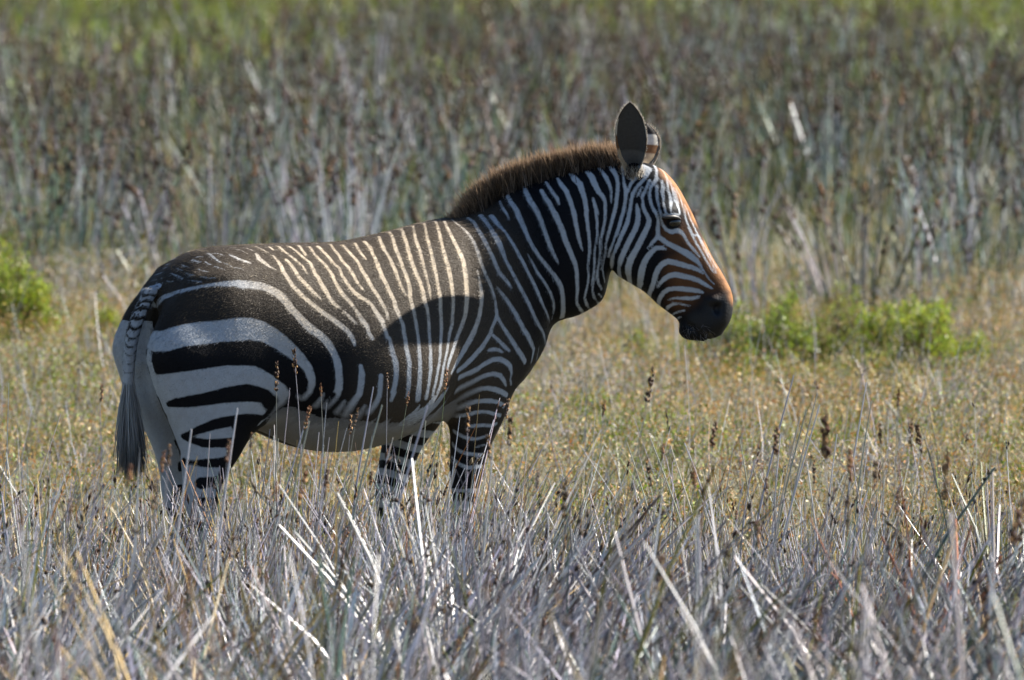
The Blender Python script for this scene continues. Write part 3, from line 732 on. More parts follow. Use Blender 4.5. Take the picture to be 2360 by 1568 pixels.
# ---------------------------------------------------------------- eyes, ears, hair
def lat_dir(x):
    th = spine_th(x); return np.array([-math.sin(th), math.cos(th), 0.0])
def mirror_pt(p):
    x, th, off = lateral(np.asarray(p)[None]); return np.asarray(p) - 2 * off[0] * np.array([-math.sin(th[0]), math.cos(th[0]), 0])
m_eye, nt, bs, out = new_mat("eye_dark")
bs.inputs["Base Color"].default_value = (0.006, 0.005, 0.005, 1); bs.inputs["Roughness"].default_value = 0.08
def uv_sphere(c, r, n=20, m=12):
    vs_, fs = [], []
    for i in range(m + 1):
        a = math.pi * i / m
        for k in range(n):
            b = 2 * math.pi * k / n
            vs_.append((c[0] + r[0] * math.sin(a) * math.cos(b), c[1] + r[1] * math.sin(a) * math.sin(b), c[2] + r[2] * math.cos(a)))
    for i in range(m):
        for k in range(n):
            fs.append((i * n + k, (i + 1) * n + k, (i + 1) * n + (k + 1) % n, i * n + (k + 1) % n))
    return np.array(vs_), np.array(fs)
ep = on_body(1552, 513)
for p in (ep, mirror_pt(ep)):
    s = -1 if p is ep else 1
    c = p - lat_dir(p[0]) * s * 0.010
    v, f = uv_sphere(c, (.023, .015, .016))
    EYES = globals().setdefault("EYES", []); EYES.append(mesh_np("eye", v, f, m_eye, zebra))
# eyelids: thin dark rims with lashes
m_lid, nt, bs, out = new_mat("eyelid")
bs.inputs["Base Color"].default_value = (0.02, 0.017, 0.016, 1); bs.inputs["Roughness"].default_value = 0.5
def tube(pts, rad, n=8):
    pts = np.asarray(pts, float); rad = np.broadcast_to(rad, len(pts))
    t = unit(np.gradient(pts, axis=0)); up = np.array([0.2, 1.0, 0.1])
    a = unit(np.cross(t, up)); b = np.cross(t, a)
    ang = np.linspace(0, 2 * math.pi, n, endpoint=False)
    V = (pts[:, None] + rad[:, None, None] * (np.cos(ang)[None, :, None] * a[:, None] + np.sin(ang)[None, :, None] * b[:, None])).reshape(-1, 3)
    f = []
    for i in range(len(pts) - 1):
        for k in range(n):
            f.append((i*n+k, i*n+(k+1) % n, (i+1)*n+(k+1) % n, (i+1)*n+k))
    return V, np.array(f)
lid = [on_body(*K_(x, y)) for x, y in ((1400, 1150), (1470, 1150), (1560, 1145), (1650, 1140), (1740, 1160), (1790, 1190))]
for side in (0, 1):
    pts = [p if not side else mirror_pt(p) for p in lid]
    pts = catmull(np.array(pts), 3)
    out_d = lat_dir(pts[0][0]) * (-1 if not side else 1) * 0.004
    v, f = tube(pts + out_d, 0.0045 * np.sin(np.linspace(.35, math.pi - .35, len(pts))) + .001)
    mesh_np("eyelid", v, f, m_lid, EYES[side])

# ears: cupped leaves with a thick rim; the near one turned with its hollow to the side
m_ear, nt, bs, out = new_mat("ear_skin")
ae = node(nt, "ShaderNodeAttribute", attribute_name="Col").outputs["Color"]
ne = noise(nt, 130, 3, .6, node(nt, "ShaderNodeTexCoord").outputs["Object"])
nt.links.new(mixcol(nt, maprange(nt, ne.outputs[0], .3, .7, 0, .5), ae, mixcol(nt, 0.5, ae, (0, 0, 0))), bs.inputs["Base Color"])
bs.inputs["Roughness"].default_value = 0.7
bs.inputs["Specular IOR Level"].default_value = 0.2
def make_ear(base, tip, face, width, depth, inner, outer):
    """base, tip: ends of the midline; face: direction the hollow looks"""
    base, tip, face = map(lambda q: np.asarray(q, float), (base, tip, face))
    ax = tip - base; Lh = np.linalg.norm(ax); ax /= Lh
    face = unit(face - ax * (face @ ax)); side = np.cross(ax, face)
    nl, nw = 26, 17
    prof_t = np.array([0, .08, .2, .35, .5, .65, .78, .88, .95, 1.0])
    prof_w = np.array([.42, .55, .78, .95, 1.0, .93, .76, .52, .29, .03])
    V, Cc = [], []
    for layer in (0, 1):
        for i in range(nl):
            t = i / (nl - 1)
            w = np.interp(t, prof_t, prof_w) * width
            curl = depth * (1 - 0.55 * t) * np.interp(t, [0, .15, 1], [1.25, 1.1, .55])
            for k in range(nw):
                s = -1 + 2 * k / (nw - 1)
                a = s * 1.25 * (1.25 - .45 * t)
                u = math.sin(a) / math.sin(1.25 * (1.25 - .45 * t)) * w if a else 0
                dd = -(math.cos(a)) * curl
                p = base + ax * (t * Lh) + side * u + face * (dd + depth * .5)
                if layer == 1: p = p - face * (0.005 * (1 - abs(s) ** 3)) - side * 0.002 * s
                V.append(p)
                Cc.append((inner if layer == 0 else outer)(t, s))
    f = []
    for layer in (0, 1):
        o = layer * nl * nw
        for i in range(nl - 1):
            for k in range(nw - 1):
                q = (o + i*nw+k, o + i*nw+k+1, o + (i+1)*nw+k+1, o + (i+1)*nw+k)
                f.append(q if layer == 0 else q[::-1])
    o = nl * nw
    for i in range(nl - 1):
        for k in (0, nw - 1):
            q = (i*nw+k, (i+1)*nw+k, o+(i+1)*nw+k, o+i*nw+k)
            f.append(q if k == 0 else q[::-1])
    for k in range(nw - 1):
        i = nl - 1
        f.append((i*nw+k, i*nw+k+1, o+i*nw+k+1, o+i*nw+k))
    return np.array(V), np.array(f), np.array(Cc)
def ear_in(t, s):
    if abs(s) > .90: return (.34, .24, .16)
    g = .042 + .04 * (t < .25) ; return (g, g * .98, g * 1.0)
def ear_out(t, s):
    if t > .72: return (.02, .017, .015)
    if t > .50: return (.50, .46, .40)
    if t > .28: return (.16, .075, .03)
    return (.40, .30, .20)
eb = mid(1462, 392); et = mid(1458, 232)
eb = eb - lat_dir(eb[0]) * 0.040; et = et - lat_dir(et[0]) * 0.132 + np.array([.011, 0, .005])
fdir = -lat_dir(eb[0]) * 1.0 + np.array([-0.22, 0, 0.05])
v, f, c = make_ear(eb, et, fdir, 0.0495, 0.040, ear_in, ear_out)
mesh_np("ear", v, f, m_ear, zebra, True, dict(Col=c))
eb2 = mid(1478, 388); et2 = mid(1480, 286)
eb2 = eb2 + lat_dir(eb2[0]) * 0.045; et2 = et2 + lat_dir(et2[0]) * 0.075
fdir2 = lat_dir(eb2[0]) * 1.0 + np.array([0.45, 0, 0.05])
v, f, c = make_ear(eb2, et2, fdir2, 0.046, 0.040, ear_in, ear_out)
mesh_np("ear", v, f, m_ear, zebra, True, dict(Col=c))

# hair: tapering strips, each its own small blade
def strands(root, d0, d1, length, width, cbase, ctip, nseg=2, side=None, gam=1.0):
    """root (n,3); d0 root direction, d1 tip direction; returns verts, faces, colours"""
    n = len(root)
    if side is None: side = unit(np.cross(d0, rng.normal(size=(n, 3))))
    V, Cc = [], []
    for s in range(nseg):
        t = s / nseg
        p = root + length[:, None] * (t * d0 + t * t * 0.5 * (d1 - d0))
        w = (width * (1 - t * .6))[:, None] * side * .5
        V += [p - w, p + w]; c = cbase + (ctip - cbase) * t ** gam; Cc += [c, c]
    V.append(root + length[:, None] * (d0 + 0.5 * (d1 - d0))); Cc.append(ctip)
    k = 2 * nseg + 1
    V = np.stack(V, 1).reshape(-1, 3); Cc = np.stack(Cc, 1).reshape(-1, 3)
    b = np.arange(n)[:, None] * k
    tri = []
    for s in range(nseg - 1):
        tri += [b + np.array([[2*s, 2*s+1, 2*s+3]]), b + np.array([[2*s, 2*s+3, 2*s+2]])]
    s = nseg - 1
    tri.append(b + np.array([[2*s, 2*s+1, 2*s+2]]))
    return V, np.concatenate(tri), Cc
m_hair, nt, bs, out = new_mat("hair")
ah = node(nt, "ShaderNodeAttribute", attribute_name="Col").outputs["Color"]
nt.links.new(ah, bs.inputs["Base Color"])
bs.inputs["Roughness"].default_value = 0.45
bs.inputs["Specular IOR Level"].default_value = 0.08
trn = node(nt, "ShaderNodeBsdfTranslucent"); nt.links.new(ah, trn.inputs[0])
mx = node(nt, "ShaderNodeMixShader"); mx.inputs[0].default_value = 0.42
nt.links.new(bs.outputs[0], mx.inputs[1]); nt.links.new(trn.outputs[0], mx.inputs[2]); nt.links.new(mx.outputs[0], out.inputs[0])

# soft fringe round the ears, pale tufts at their base, whiskers on the chin
fr_r, fr_d, fr_c, fr_l = [], [], [], []
for base, tip, wd_, fd in ((eb, et, .0475, fdir), (eb2, et2, .046, fdir2)):
    ax = unit(tip - base); Lh = np.linalg.norm(tip - base); fd = unit(fd - ax * (fd @ ax)); sd_ = np.cross(ax, fd)
    n_ = 520
    t = rng.random(n_) ** .9; s = np.where(rng.random(n_) < .5, -1.0, 1.0)
    w_ = np.interp(t, [0, .08, .2, .35, .5, .65, .78, .88, .95, 1.0], [.42, .55, .78, .95, 1.0, .93, .76, .52, .29, .03]) * wd_
    curl = .040 * (1 - .55 * t) * np.interp(t, [0, .15, 1], [1.25, 1.1, .55]); am_ = 1.25 * (1.25 - .45 * t)
    fr_r.append(base + ax * (t * Lh)[:, None] + sd_ * (s * w_)[:, None] + fd * (.020 - np.cos(am_) * curl)[:, None])
    fr_d.append(unit(sd_ * (s * .5)[:, None] + ax * .8 + rng.normal(0, .25, (n_, 3)))); fr_l.append(rng.uniform(.004, .010, n_))
    fr_c.append(np.array([.42, .38, .33]) * rng.uniform(.5, 1.2, (n_, 1)))
    n_ = 900
    a_ = rng.random(n_) * 6.283; r_ = np.sqrt(rng.random(n_)) * .034
    fr_r.append(base + sd_ * (np.cos(a_) * r_)[:, None] + fd * (np.sin(a_) * r_ * .8 + .004)[:, None] - ax * (.004 + .022 * rng.random(n_))[:, None])
    fr_d.append(unit(ax + fd * .25 + rng.normal(0, .3, (n_, 3)))); fr_l.append(rng.uniform(.014, .034, n_))
    fr_c.append(np.where(rng.random((n_, 1)) < .3, np.array([[.10, .07, .05]]), np.array([[.50, .46, .40]])) * rng.uniform(.6, 1.2, (n_, 1)))
chin = np.array([on_body(1572 + 60 * u_, 748 + 36 * v_) for u_, v_ in rng.random((70, 2))])
fr_r.append(chin); fr_d.append(unit(np.array([.2, -.5, -1.0]) + rng.normal(0, .5, (70, 3)))); fr_l.append(rng.uniform(.012, .035, 70)); fr_c.append(np.tile([[.14, .13, .13]], (70, 1)))
rt, dd_ = np.concatenate(fr_r), np.concatenate(fr_d); cl_ = np.concatenate(fr_c)
v, f, c = strands(rt, dd_, unit(dd_ + rng.normal(0, .2, dd_.shape)), np.concatenate(fr_l), rng.uniform(.0010, .0018, len(rt)), cl_ * .9, cl_ * 1.1, 2)
mesh_np("ear_fringe", v, f, m_hair, zebra, False, dict(Col=c))

# upright mane along the crest
crest = [(1040, 503), (1075, 494), (1105, 481), (1140, 461), (1180, 440), (1225, 421), (1290, 402), (1350, 389), (1415, 377), (1450, 373)]
mtop = [(1035, 500), (1062, 468), (1090, 432), (1128, 403), (1178, 378), (1222, 361), (1285, 346), (1345, 332), (1405, 329), (1432, 342)]
cr = catmull(np.array([mid(*p) for p in crest]), 30); mt = catmull(np.array([mid(*p) for p in mtop]), 30)
nm = 15000
u = rng.random(nm) * (len(cr) - 1.001); i0 = u.astype(int); fr = (u - i0)[:, None]
root = cr[i0] * (1 - fr) + cr[i0 + 1] * fr; tip = mt[i0] * (1 - fr) + mt[i0 + 1] * fr
th = spine_th(root[:, 0]); lt = np.stack([-np.sin(th), np.cos(th), np.zeros(nm)], 1)
o_ = rng.normal(0, .015, nm)
root = root + lt * o_[:, None] - np.array([0, 0, .010]) - np.abs(o_)[:, None] * np.array([0, 0, 0.6])
clump = np.sin(u * 1.3) * .5 + np.sin(u * .47 + 1.3) * .6 + np.sin(u * 3.1) * .5
ln = np.linalg.norm(tip - root, axis=1) * (0.90 + .10 * clump + rng.normal(0, .13, nm))
dr = unit(tip - root + lt * (o_ * .5)[:, None] + rng.normal(0, .011, (nm, 3)) + np.array([-.022, 0, 0]) * clump[:, None])
stripe_m = np.array([STRIPE[BQ[bvh.find_nearest(Vector(p))[2], 0]] > -.001 for p in root + np.array([0, 0, -.012])]) * 1.0
uc = (np.floor(u / 8 + .3 * np.sin(u * .21)) + .5) * 8
dr = unit(dr + np.array([1.0, 0, .3]) * np.clip((uc - u) * .03, -.22, .22)[:, None])
cb = np.array([.020, .015, .012]) + rng.random((nm, 1)) * .012 + (stripe_m * .22)[:, None] * np.array([1, .8, .65]) * rng.random((nm, 1))
ct = np.array([.36, .24, .15]) * (.3 + 1.0 * rng.random((nm, 1))) + (rng.random((nm, 1)) > .75) * np.array([.12, .09, .06])  # pale tips imitate sun shining through the hair ends
v, f, c = strands(root, dr, unit(dr + rng.normal(0, .18, (nm, 3)) + np.array([-.12, 0, .05])), ln, rng.uniform(.0016, .0030, nm), cb, ct, 3, None, 2.4)
mesh_np("mane", v, f, m_hair, zebra, False, dict(Col=c))

# tail tuft
nt_ = 2600
tcp = catmull(np.array([mid(*p) for p in TAIL_C]), 10)
k0 = rng.integers(len(tcp) * 80 // 100, len(tcp), nt_)
a_ = rng.random(nt_) * 2 * math.pi
rad = np.interp(k0, np.linspace(0, len(tcp) - 1, len(TAIL_R)), TAIL_R) * .8
off3 = np.stack([np.cos(a_), np.sin(a_), np.zeros(nt_)], 1)
root = tcp[k0] + off3 * rad[:, None]
endz = mid(300, 1120)[2]
ln = np.minimum(rng.uniform(.08, .34, nt_), root[:, 2] - endz - .05 * rng.random(nt_))
d0 = unit(off3 * .12 + np.array([0.02, 0, -1.0]) + rng.normal(0, .085, (nt_, 3)))
d1 = unit(np.array([.08, 0, -1.0]) + rng.normal(0, .07, (nt_, 3)))
dk = sstep(tcp[k0][:, 2] - ln, endz + .10, endz)[:, None]
cb = np.array([.50, .51, .52]) * rng.uniform(.45, 1.15, (nt_, 1))
ct = np.array([.05, .048, .048]) + .42 * (1 - dk) * rng.uniform(.2, 1, (nt_, 1))
v, f, c = strands(root, d0, d1, ln, rng.uniform(.0018, .0035, nt_), cb, ct, 3)
mesh_np("tail_tuft", v, f, m_hair, zebra, False, dict(Col=c))

# short coat hair over the skin
tri = np.concatenate([BQ[:, [0, 1, 2]], BQ[:, [0, 2, 3]]])
e1 = BV[tri[:, 1]] - BV[tri[:, 0]]; e2 = BV[tri[:, 2]] - BV[tri[:, 0]]
area = np.linalg.norm(np.cross(e1, e2), axis=1)
nf = 400000 if not PROBE else 4000
cum = np.cumsum(area); pick = np.searchsorted(cum, rng.random(nf) * cum[-1]).clip(0, len(tri) - 1)
r1, r2 = rng.random(nf), rng.random(nf); sw = r1 + r2 > 1; r1[sw], r2[sw] = 1 - r1[sw], 1 - r2[sw]
w3 = np.stack([1 - r1 - r2, r1, r2], 1)
def interp(Aq): return (Aq[tri[pick]] * (w3 if Aq.ndim == 1 else w3[:, :, None])).sum(1)
P = interp(BV); Nn = unit(interp(BN)); st = interp(STRIPE); dw = interp(DARKW); cm = interp(SUNWARM); ns_ = interp(NOSE); bb = interp(BACKSUN); bl = interp(BELLY); mz = interp(MUZ)
ok = (P[:, 2] > 0.25) & (mz < .5)
P, Nn, st, dw, cm, ns_, bb, bl = P[ok], Nn[ok], st[ok], dw[ok], cm[ok], ns_[ok], bb[ok], bl[ok]
nf = len(P)
comb = np.stack([-np.ones(nf), np.zeros(nf), -0.55 * np.ones(nf)], 1)
neckm = sstep(P[:, 0], .30, .55)[:, None]
comb = comb * (1 - neckm) + neckm * np.array([-.35, 0.1, -.9])
sw_ = np.sin(P[:, 0] * 31 + 3 * np.sin(P[:, 2] * 19)) + np.sin(P[:, 2] * 37 + P[:, 0] * 11)
comb = comb + (sw_ * .16)[:, None] * np.array([0, 0, 1.0]) + rng.normal(0, .22, (nf, 3))
comb = unit(comb - (comb * Nn).sum(1, keepdims=True) * Nn)
lift = rng.uniform(.16, .50, nf)[:, None]
d0 = unit(comb + lift * Nn); d1 = unit(comb + (lift - .25) * Nn)
headm = sstep(P[:, 0], .62, .74)
mot = np.sin(P[:, 0] * 71 + 2 * np.sin(P[:, 2] * 53)) * np.sin(P[:, 2] * 83 + 2 * np.sin(P[:, 0] * 47))  # sunlit patchiness of the fur, put into hair brightness
ln = rng.uniform(.005, .0125, nf) * (1 - .60 * headm) * (0.75 + 0.5 * sstep(P[:, 2], .6, .9) * (1 - headm))
fc = sstep(st + rng.normal(0, .0016, nf), -.0015, .0015)[:, None]
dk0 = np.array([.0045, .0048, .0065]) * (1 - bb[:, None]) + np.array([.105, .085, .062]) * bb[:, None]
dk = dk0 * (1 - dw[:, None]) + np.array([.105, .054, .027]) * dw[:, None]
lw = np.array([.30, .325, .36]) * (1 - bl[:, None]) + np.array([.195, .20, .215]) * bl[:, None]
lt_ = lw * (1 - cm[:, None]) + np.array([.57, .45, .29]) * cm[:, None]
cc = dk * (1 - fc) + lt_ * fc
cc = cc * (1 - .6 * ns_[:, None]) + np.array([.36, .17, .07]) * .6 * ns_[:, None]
rump = (1 - sstep(P[:, 0], -.42, -.15)) * sstep(P[:, 2], .92, 1.0)
cc = cc + ((mot > .35) * rump * rng.random(nf) * .16)[:, None] * np.array([1, .85, .6])
cc = cc * (rng.uniform(.62, 1.25, (nf, 1)) + .22 * (mot * bb)[:, None])
sd = unit(np.cross(d0, Nn) + rng.normal(0, .35, (nf, 3)))
v, f, c = strands(P - Nn * .001, d0, d1, ln, rng.uniform(.0010, .0022, nf), cc * .9, cc * 1.08, 1, sd)
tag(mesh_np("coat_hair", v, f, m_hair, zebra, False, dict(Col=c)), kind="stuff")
print("hair", time.time() - T0)
# ================================================================== the ground and the plants
m_ground, nt, bs, out = new_mat("heath_soil")
tc = node(nt, "ShaderNodeTexCoord").outputs["Object"]
n1 = noise(nt, 0.9, 5, .6, tc); n2 = noise(nt, 14.0, 4, .65, tc)
c = mixcol(nt, maprange(nt, n1.outputs[0], .35, .65), (.050, .045, .025), (.10, .078, .048))
c = mixcol(nt, maprange(nt, n2.outputs[0], .35, .7), c, (.085, .085, .040))
nt.links.new(c, bs.inputs["Base Color"]); bs.inputs["Roughness"].default_value = 0.95
bm_ = node(nt, "ShaderNodeBump"); bm_.inputs["Distance"].default_value = .05; nt.links.new(n2.outputs[0], bm_.inputs["Height"]); nt.links.new(bm_.outputs[0], bs.inputs["Normal"])
gx = np.concatenate([[-1500, -300, -60], np.linspace(-20, 20, 41), [60, 300, 1500]])
gy = np.concatenate([[-400, -60], np.linspace(-16, 110, 64), [160, 400, 3000]])
GX, GY = np.meshgrid(gx, gy, indexing='ij')
def ground_z(x, y):
    k = np.exp(-((np.abs(x) / 40) ** 4 + (np.abs(y - 45) / 90) ** 4))
    near = 1 - np.exp(-((x + .4) ** 2 + y ** 2) / 6.0)          # level where the animal stands
    return k * near * (0.05 * np.sin(x * .9 + 1.3) * np.sin(y * .35) + .04 * np.sin(x * .4 + y * .22)) 
gv = np.stack([GX, GY, ground_z(GX, GY)], -1).reshape(-1, 3)
a, b = len(gx), len(gy)
ii, jj = np.meshgrid(np.arange(a - 1), np.arange(b - 1), indexing='ij')
gq = np.stack([ii * b + jj, (ii + 1) * b + jj, (ii + 1) * b + jj + 1, ii * b + jj + 1], -1).reshape(-1, 4)
tag(mesh_np("ground", gv, gq, m_ground), kind="structure")

def plant_mat(name, trans, rough, spec):
    m, nt, bs, out = new_mat(name)
    a = node(nt, "ShaderNodeAttribute", attribute_name="Col").outputs["Color"]
    nt.links.new(a, bs.inputs["Base Color"])
    bs.inputs["Roughness"].default_value = rough
    bs.inputs["Specular IOR Level"].default_value = spec
    t = node(nt, "ShaderNodeBsdfTranslucent"); nt.links.new(a, t.inputs[0])
    mx = node(nt, "ShaderNodeMixShader"); mx.inputs[0].default_value = trans
    nt.links.new(bs.outputs[0], mx.inputs[1]); nt.links.new(t.outputs[0], mx.inputs[2]); nt.links.new(mx.outputs[0], out.inputs[0])
    return m
m_reed = plant_mat("dry_reed", .12, .42, .55)
m_grass = plant_mat("fine_grass", .26, .55, .25)
m_leaf = plant_mat("shrub_leaf", .42, .45, .4)
m_head = plant_mat("seed_head", .18, .7, .2)

def dist_of_row(row): return CAM_H / ((row - 784.0) / FPX + PITCH)     # flat ground under a pixel row
def x_at(px, d): return (px - 1179.5) / FPX * d
HALF = 2359 / FPX / 2

def ribbons(root, d0, d1, length, width, cb, ct, nseg=3, facing=None):
    """tapering blades; facing (n,) azimuth of the blade's flat side"""
    n = len(root)
    if facing is None: facing = rng.random(n) * math.pi
    side = np.stack([np.cos(facing), np.sin(facing), np.zeros(n)], 1)
    return strands(root, d0, d1, length, width, cb, ct, nseg, side)

def spindles(base, axis, length, radius, colr):
    """seed spikelets: three-sided spindles"""
    n = len(base)
    a = unit(np.cross(axis, np.array([.3, .9, .1]) + rng.normal(0, .1, (n, 3)))); b = np.cross(axis, a)
    V = [base]
    for k in range(3):
        q = 2 * math.pi * k / 3
        V.append(base + axis * (length * .45)[:, None] + radius[:, None] * (math.cos(q) * a + math.sin(q) * b))
    V.append(base + axis * length[:, None])
    V = np.stack(V, 1).reshape(-1, 3)
    i = np.arange(n)[:, None] * 5
    f = np.concatenate([i + np.array([[0, 2, 1]]), i + np.array([[0, 3, 2]]), i + np.array([[0, 1, 3]]),
                        i + np.array([[4, 1, 2]]), i + np.array([[4, 2, 3]]), i + np.array([[4, 3, 1]])])
    return V, f, np.repeat(colr, 5, 0)

def stems3(root, d0, d1, length, width, cb, ct, nseg=2):
    """slim three-sided stems, shaded round"""
    n = len(root)
    a = unit(np.cross(d0, np.array([.2, 1.0, .1]) + rng.normal(0, .6, (n, 3)))); b = np.cross(d0, a)
    V, Cc = [], []
    for s in range(nseg + 1):
        t = s / nseg
        p = root + length[:, None] * (t * d0 + t * t * 0.5 * (d1 - d0))
        r = (width * .5 * (1 - .65 * t))[:, None]; c = cb + (ct - cb) * t
        for k in range(3):
            q = 2 * math.pi * k / 3
            V.append(p + r * (math.cos(q) * a + math.sin(q) * b)); Cc.append(c)
    m = 3 * (nseg + 1)
    V = np.stack(V, 1).reshape(-1, 3); Cc = np.stack(Cc, 1).reshape(-1, 3)
    i = np.arange(n)[:, None] * m; f = []
    for s in range(nseg):
        for k in range(3):
            k2 = (k + 1) % 3
            f.append(i + np.array([[3*s+k, 3*s+k2, 3*s+3+k2]])); f.append(i + np.array([[3*s+k, 3*s+3+k2, 3*s+3+k]]))
    return V, np.concatenate(f), Cc

class Acc:
    def __init__(s): s.v, s.f, s.c, s.n = [], [], [], 0
    def add(s, vfc):
        v, f, c = vfc
        s.v.append(v); s.f.append(f + s.n); s.c.append(np.clip(c, 0, 1)); s.n += len(v)
    def build(s, name, mat, parent=None, smooth=False):
        sat = 1.05 if mat is m_head else 1.12 if mat is m_grass else 1.28
        c = np.concatenate(s.c); g = c.mean(1, keepdims=True)
        c = np.clip((g + (c - g) * sat) * (.80 if mat is m_grass else .72), .004, 1)
        return mesh_np(name, np.concatenate(s.v), np.concatenate(s.f), mat, parent, smooth, dict(Col=c))

def pick_col(pal, prob, n, var=.25):
    pal = np.array(pal); k = rng.choice(len(pal), n, p=np.array(prob) / sum(prob))
    return pal[k] * rng.uniform(1 - var, 1 + var, (n, 1)) * rng.uniform(.94, 1.06, (n, 3))

def scatter(n, d0, d1, margin=1.16, power=1.0):
    """even over the wedge of ground the lens sees (and a margin beyond)"""
    u = rng.random(n)
    d = np.sqrt(d0 ** 2 + (d1 ** 2 - d0 ** 2) * u)
    x = rng.uniform(-1, 1, n) * (d * HALF * margin + .25)
    return x, d - CAM_D, d

def vnoise(x, y, s, seed=0):
    """smooth value noise on the ground, 0..1"""
    r = np.random.default_rng(100 + seed).random((64, 64))
    fx, fy = x / s, y / s
    i, j = np.floor(fx).astype(int), np.floor(fy).astype(int)
    tx, ty = fx - i, fy - j; tx = tx * tx * (3 - 2 * tx); ty = ty * ty * (3 - 2 * ty)
    g = lambda a, b: r[a % 64, b % 64]
    return (g(i, j) * (1 - tx) + g(i + 1, j) * tx) * (1 - ty) + (g(i, j + 1) * (1 - tx) + g(i + 1, j + 1) * tx) * ty

SILVER = (.50, .51, .54); LILAC = (.33, .33, .39); TEAL = (.14, .205, .18); GREEN = (.075, .115, .022)
STRAW = (.44, .33, .16); BROWN = (.105, .055, .032); RUST = (.26, .11, .035); OLIVE = (.17, .175, .04); GREY = (.22, .21, .205)

def tufts(nt, per, d0, d1, spread, margin=1.16, fan=1.6, keep=None, tilt=.10):
    """stems gathered in tussocks that fan outwards: x, y, distance, lean_x, lean_y, tussock number"""
    cx, cy, cd = scatter(nt, d0, d1, margin)
    if keep is not None:
        k = keep(cx, cy, cd); cx, cy = cx[k], cy[k]
    m = len(cx)
    cnt = rng.poisson(per * rng.uniform(.4, 1.6, m)) + 1
    i = np.repeat(np.arange(m), cnt); n = len(i)
    sz = rng.uniform(.6, 1.4, m)[i] * spread
    ox, oy = rng.normal(0, 1, n) * sz, rng.normal(0, 1, n) * sz
    tl = rng.normal(0, tilt, (m, 2))[i]
    x, y = cx[i] + ox, cy[i] + oy
    return x, y, y + CAM_D, ox * fan + tl[:, 0], oy * fan + tl[:, 1], i

def reeds(acc_s, acc_h, x, y, h, lean, leanx, width, pal, prob, head_p, head_len=(.05, .13), head_r=(.004, .008), pal_h=None, leany=0.0, tone=None, flat=False, ti=None, seg=2, curve=1.0):
    n = len(x)
    root = np.stack([x, y, ground_z(x, y) - .01], 1)
    d0 = unit(np.stack([rng.normal(leanx, lean, n), rng.normal(leany, lean, n), np.ones(n)], 1))
    d1 = unit(d0 + curve * np.stack([rng.normal(leanx * .8, lean * .9, n), rng.normal(leany, lean * .8, n), np.zeros(n)], 1))
    cb = pick_col(pal, prob, n)
    if ti is not None:                                   # most stems of a tussock share its colour
        u, inv = np.unique(ti, return_inverse=True)
        ct_ = pick_col(pal, prob, len(u), .3)[inv]
        cb = np.where((rng.random(n) < .72)[:, None], ct_ * rng.uniform(.8, 1.2, (n, 1)), cb)
    if tone is not None: cb = cb * tone[:, None]
    if flat: acc_s.add(ribbons(root, d0, d1, h, width, cb * .8, cb * 1.05, 3))
    else: acc_s.add(stems3(root, d0, d1, h, width, cb * .85, cb * 1.05, seg))
    hm = rng.random(n) < head_p
    m = hm.sum()
    if m == 0: return
    tip = (root + h[:, None] * (d0 + .5 * (d1 - d0)))[hm]; ax = d1[hm]
    L = rng.uniform(*head_len, m)
    ch = pick_col(*(pal_h or (((.085, .050, .034), (.05, .032, .025), (.15, .075, .035), (.13, .095, .06)), (5, 4, .8, 1.5))), m)
    for k in range(3):
        t = np.array([.0, .35, .68])[k] + rng.uniform(-.08, .08, m)
        q = tip - ax * (L * (1 - t))[:, None] + rng.normal(0, .004, (m, 3))
        acc_h.add(spindles(q, unit(ax + rng.normal(0, .22, (m, 3))), L * rng.uniform(.38, .6, m), rng.uniform(*head_r, m) * (1.15 - .25 * k), ch * rng.uniform(.7, 1.3, (m, 1))))

# ---- reed bed beyond the clearing
bed_s, bed_h = Acc(), Acc()
def bed_keep(x, y, d):
    edge = 46.6 + 2.6 * (vnoise(x, y, 1.1, 1) - .5) * 2 + np.where(x > 1.0, -.8, .6)
    return d > edge
x, y, d, lx, ly, ti = tufts(1620, 13, 45.0, 106.0, .075, keep=bed_keep)
tone = vnoise(x, y, 3.0, 3) + .25 * rng.random(ti.max() + 1)[ti]
h = rng.normal(.58, .10, len(x)).clip(.25, .9) * rng.uniform(.7, 1.25, ti.max() + 1)[ti]
wd = rng.uniform(.005, .014, len(x)) * (1 + .004 * (d - 47))
tn = rng.uniform(.40, 1.15, ti.max() + 1)[ti] ** 1.15
def strip(x, y, d):
    p = x / d * FPX + 1179.5
    return sstep(d + 26 * (vnoise(x, y, 2.6, 31) - .5) + 9 * np.exp(-((p - 2250) / 260) ** 2) + 5 * np.exp(-((p - 480) / 260) ** 2) - 3, 70, 82)
topg = strip(x, y, d)
front = d < 54 + 3 * vnoise(x, y, 1.3, 41)
tn = np.where(front, tn * .55 + .5, tn)
for msk, prob in ((front, (6, 5, 6.5, 2.6, .8, 1.4, 1.2)), (~front & (tone > .62), (5, 4, 5.5, 2.8, 1.0, 2, 2.4)), (~front & (tone <= .62), (2.0, 2.2, 5.2, 4.6, 1.0, 4.4, 3.2))):
    msk = msk & (rng.random(len(x)) > .88 * topg)
    reeds(bed_s, bed_h, x[msk], y[msk], h[msk], .07, .02 + lx[msk], wd[msk], (SILVER, LILAC, TEAL, GREEN, STRAW, OLIVE, (.11, .06, .04)), prob, .62, (.05, .12), (.009, .018), leany=ly[msk], tone=tn[msk], ti=ti[msk])
x, y, d = scatter(26000, 62.0, 104.0); n = len(x)
k = rng.random(n) < strip(x, y, d); x, y, d = x[k], y[k], d[k]; n = len(x)
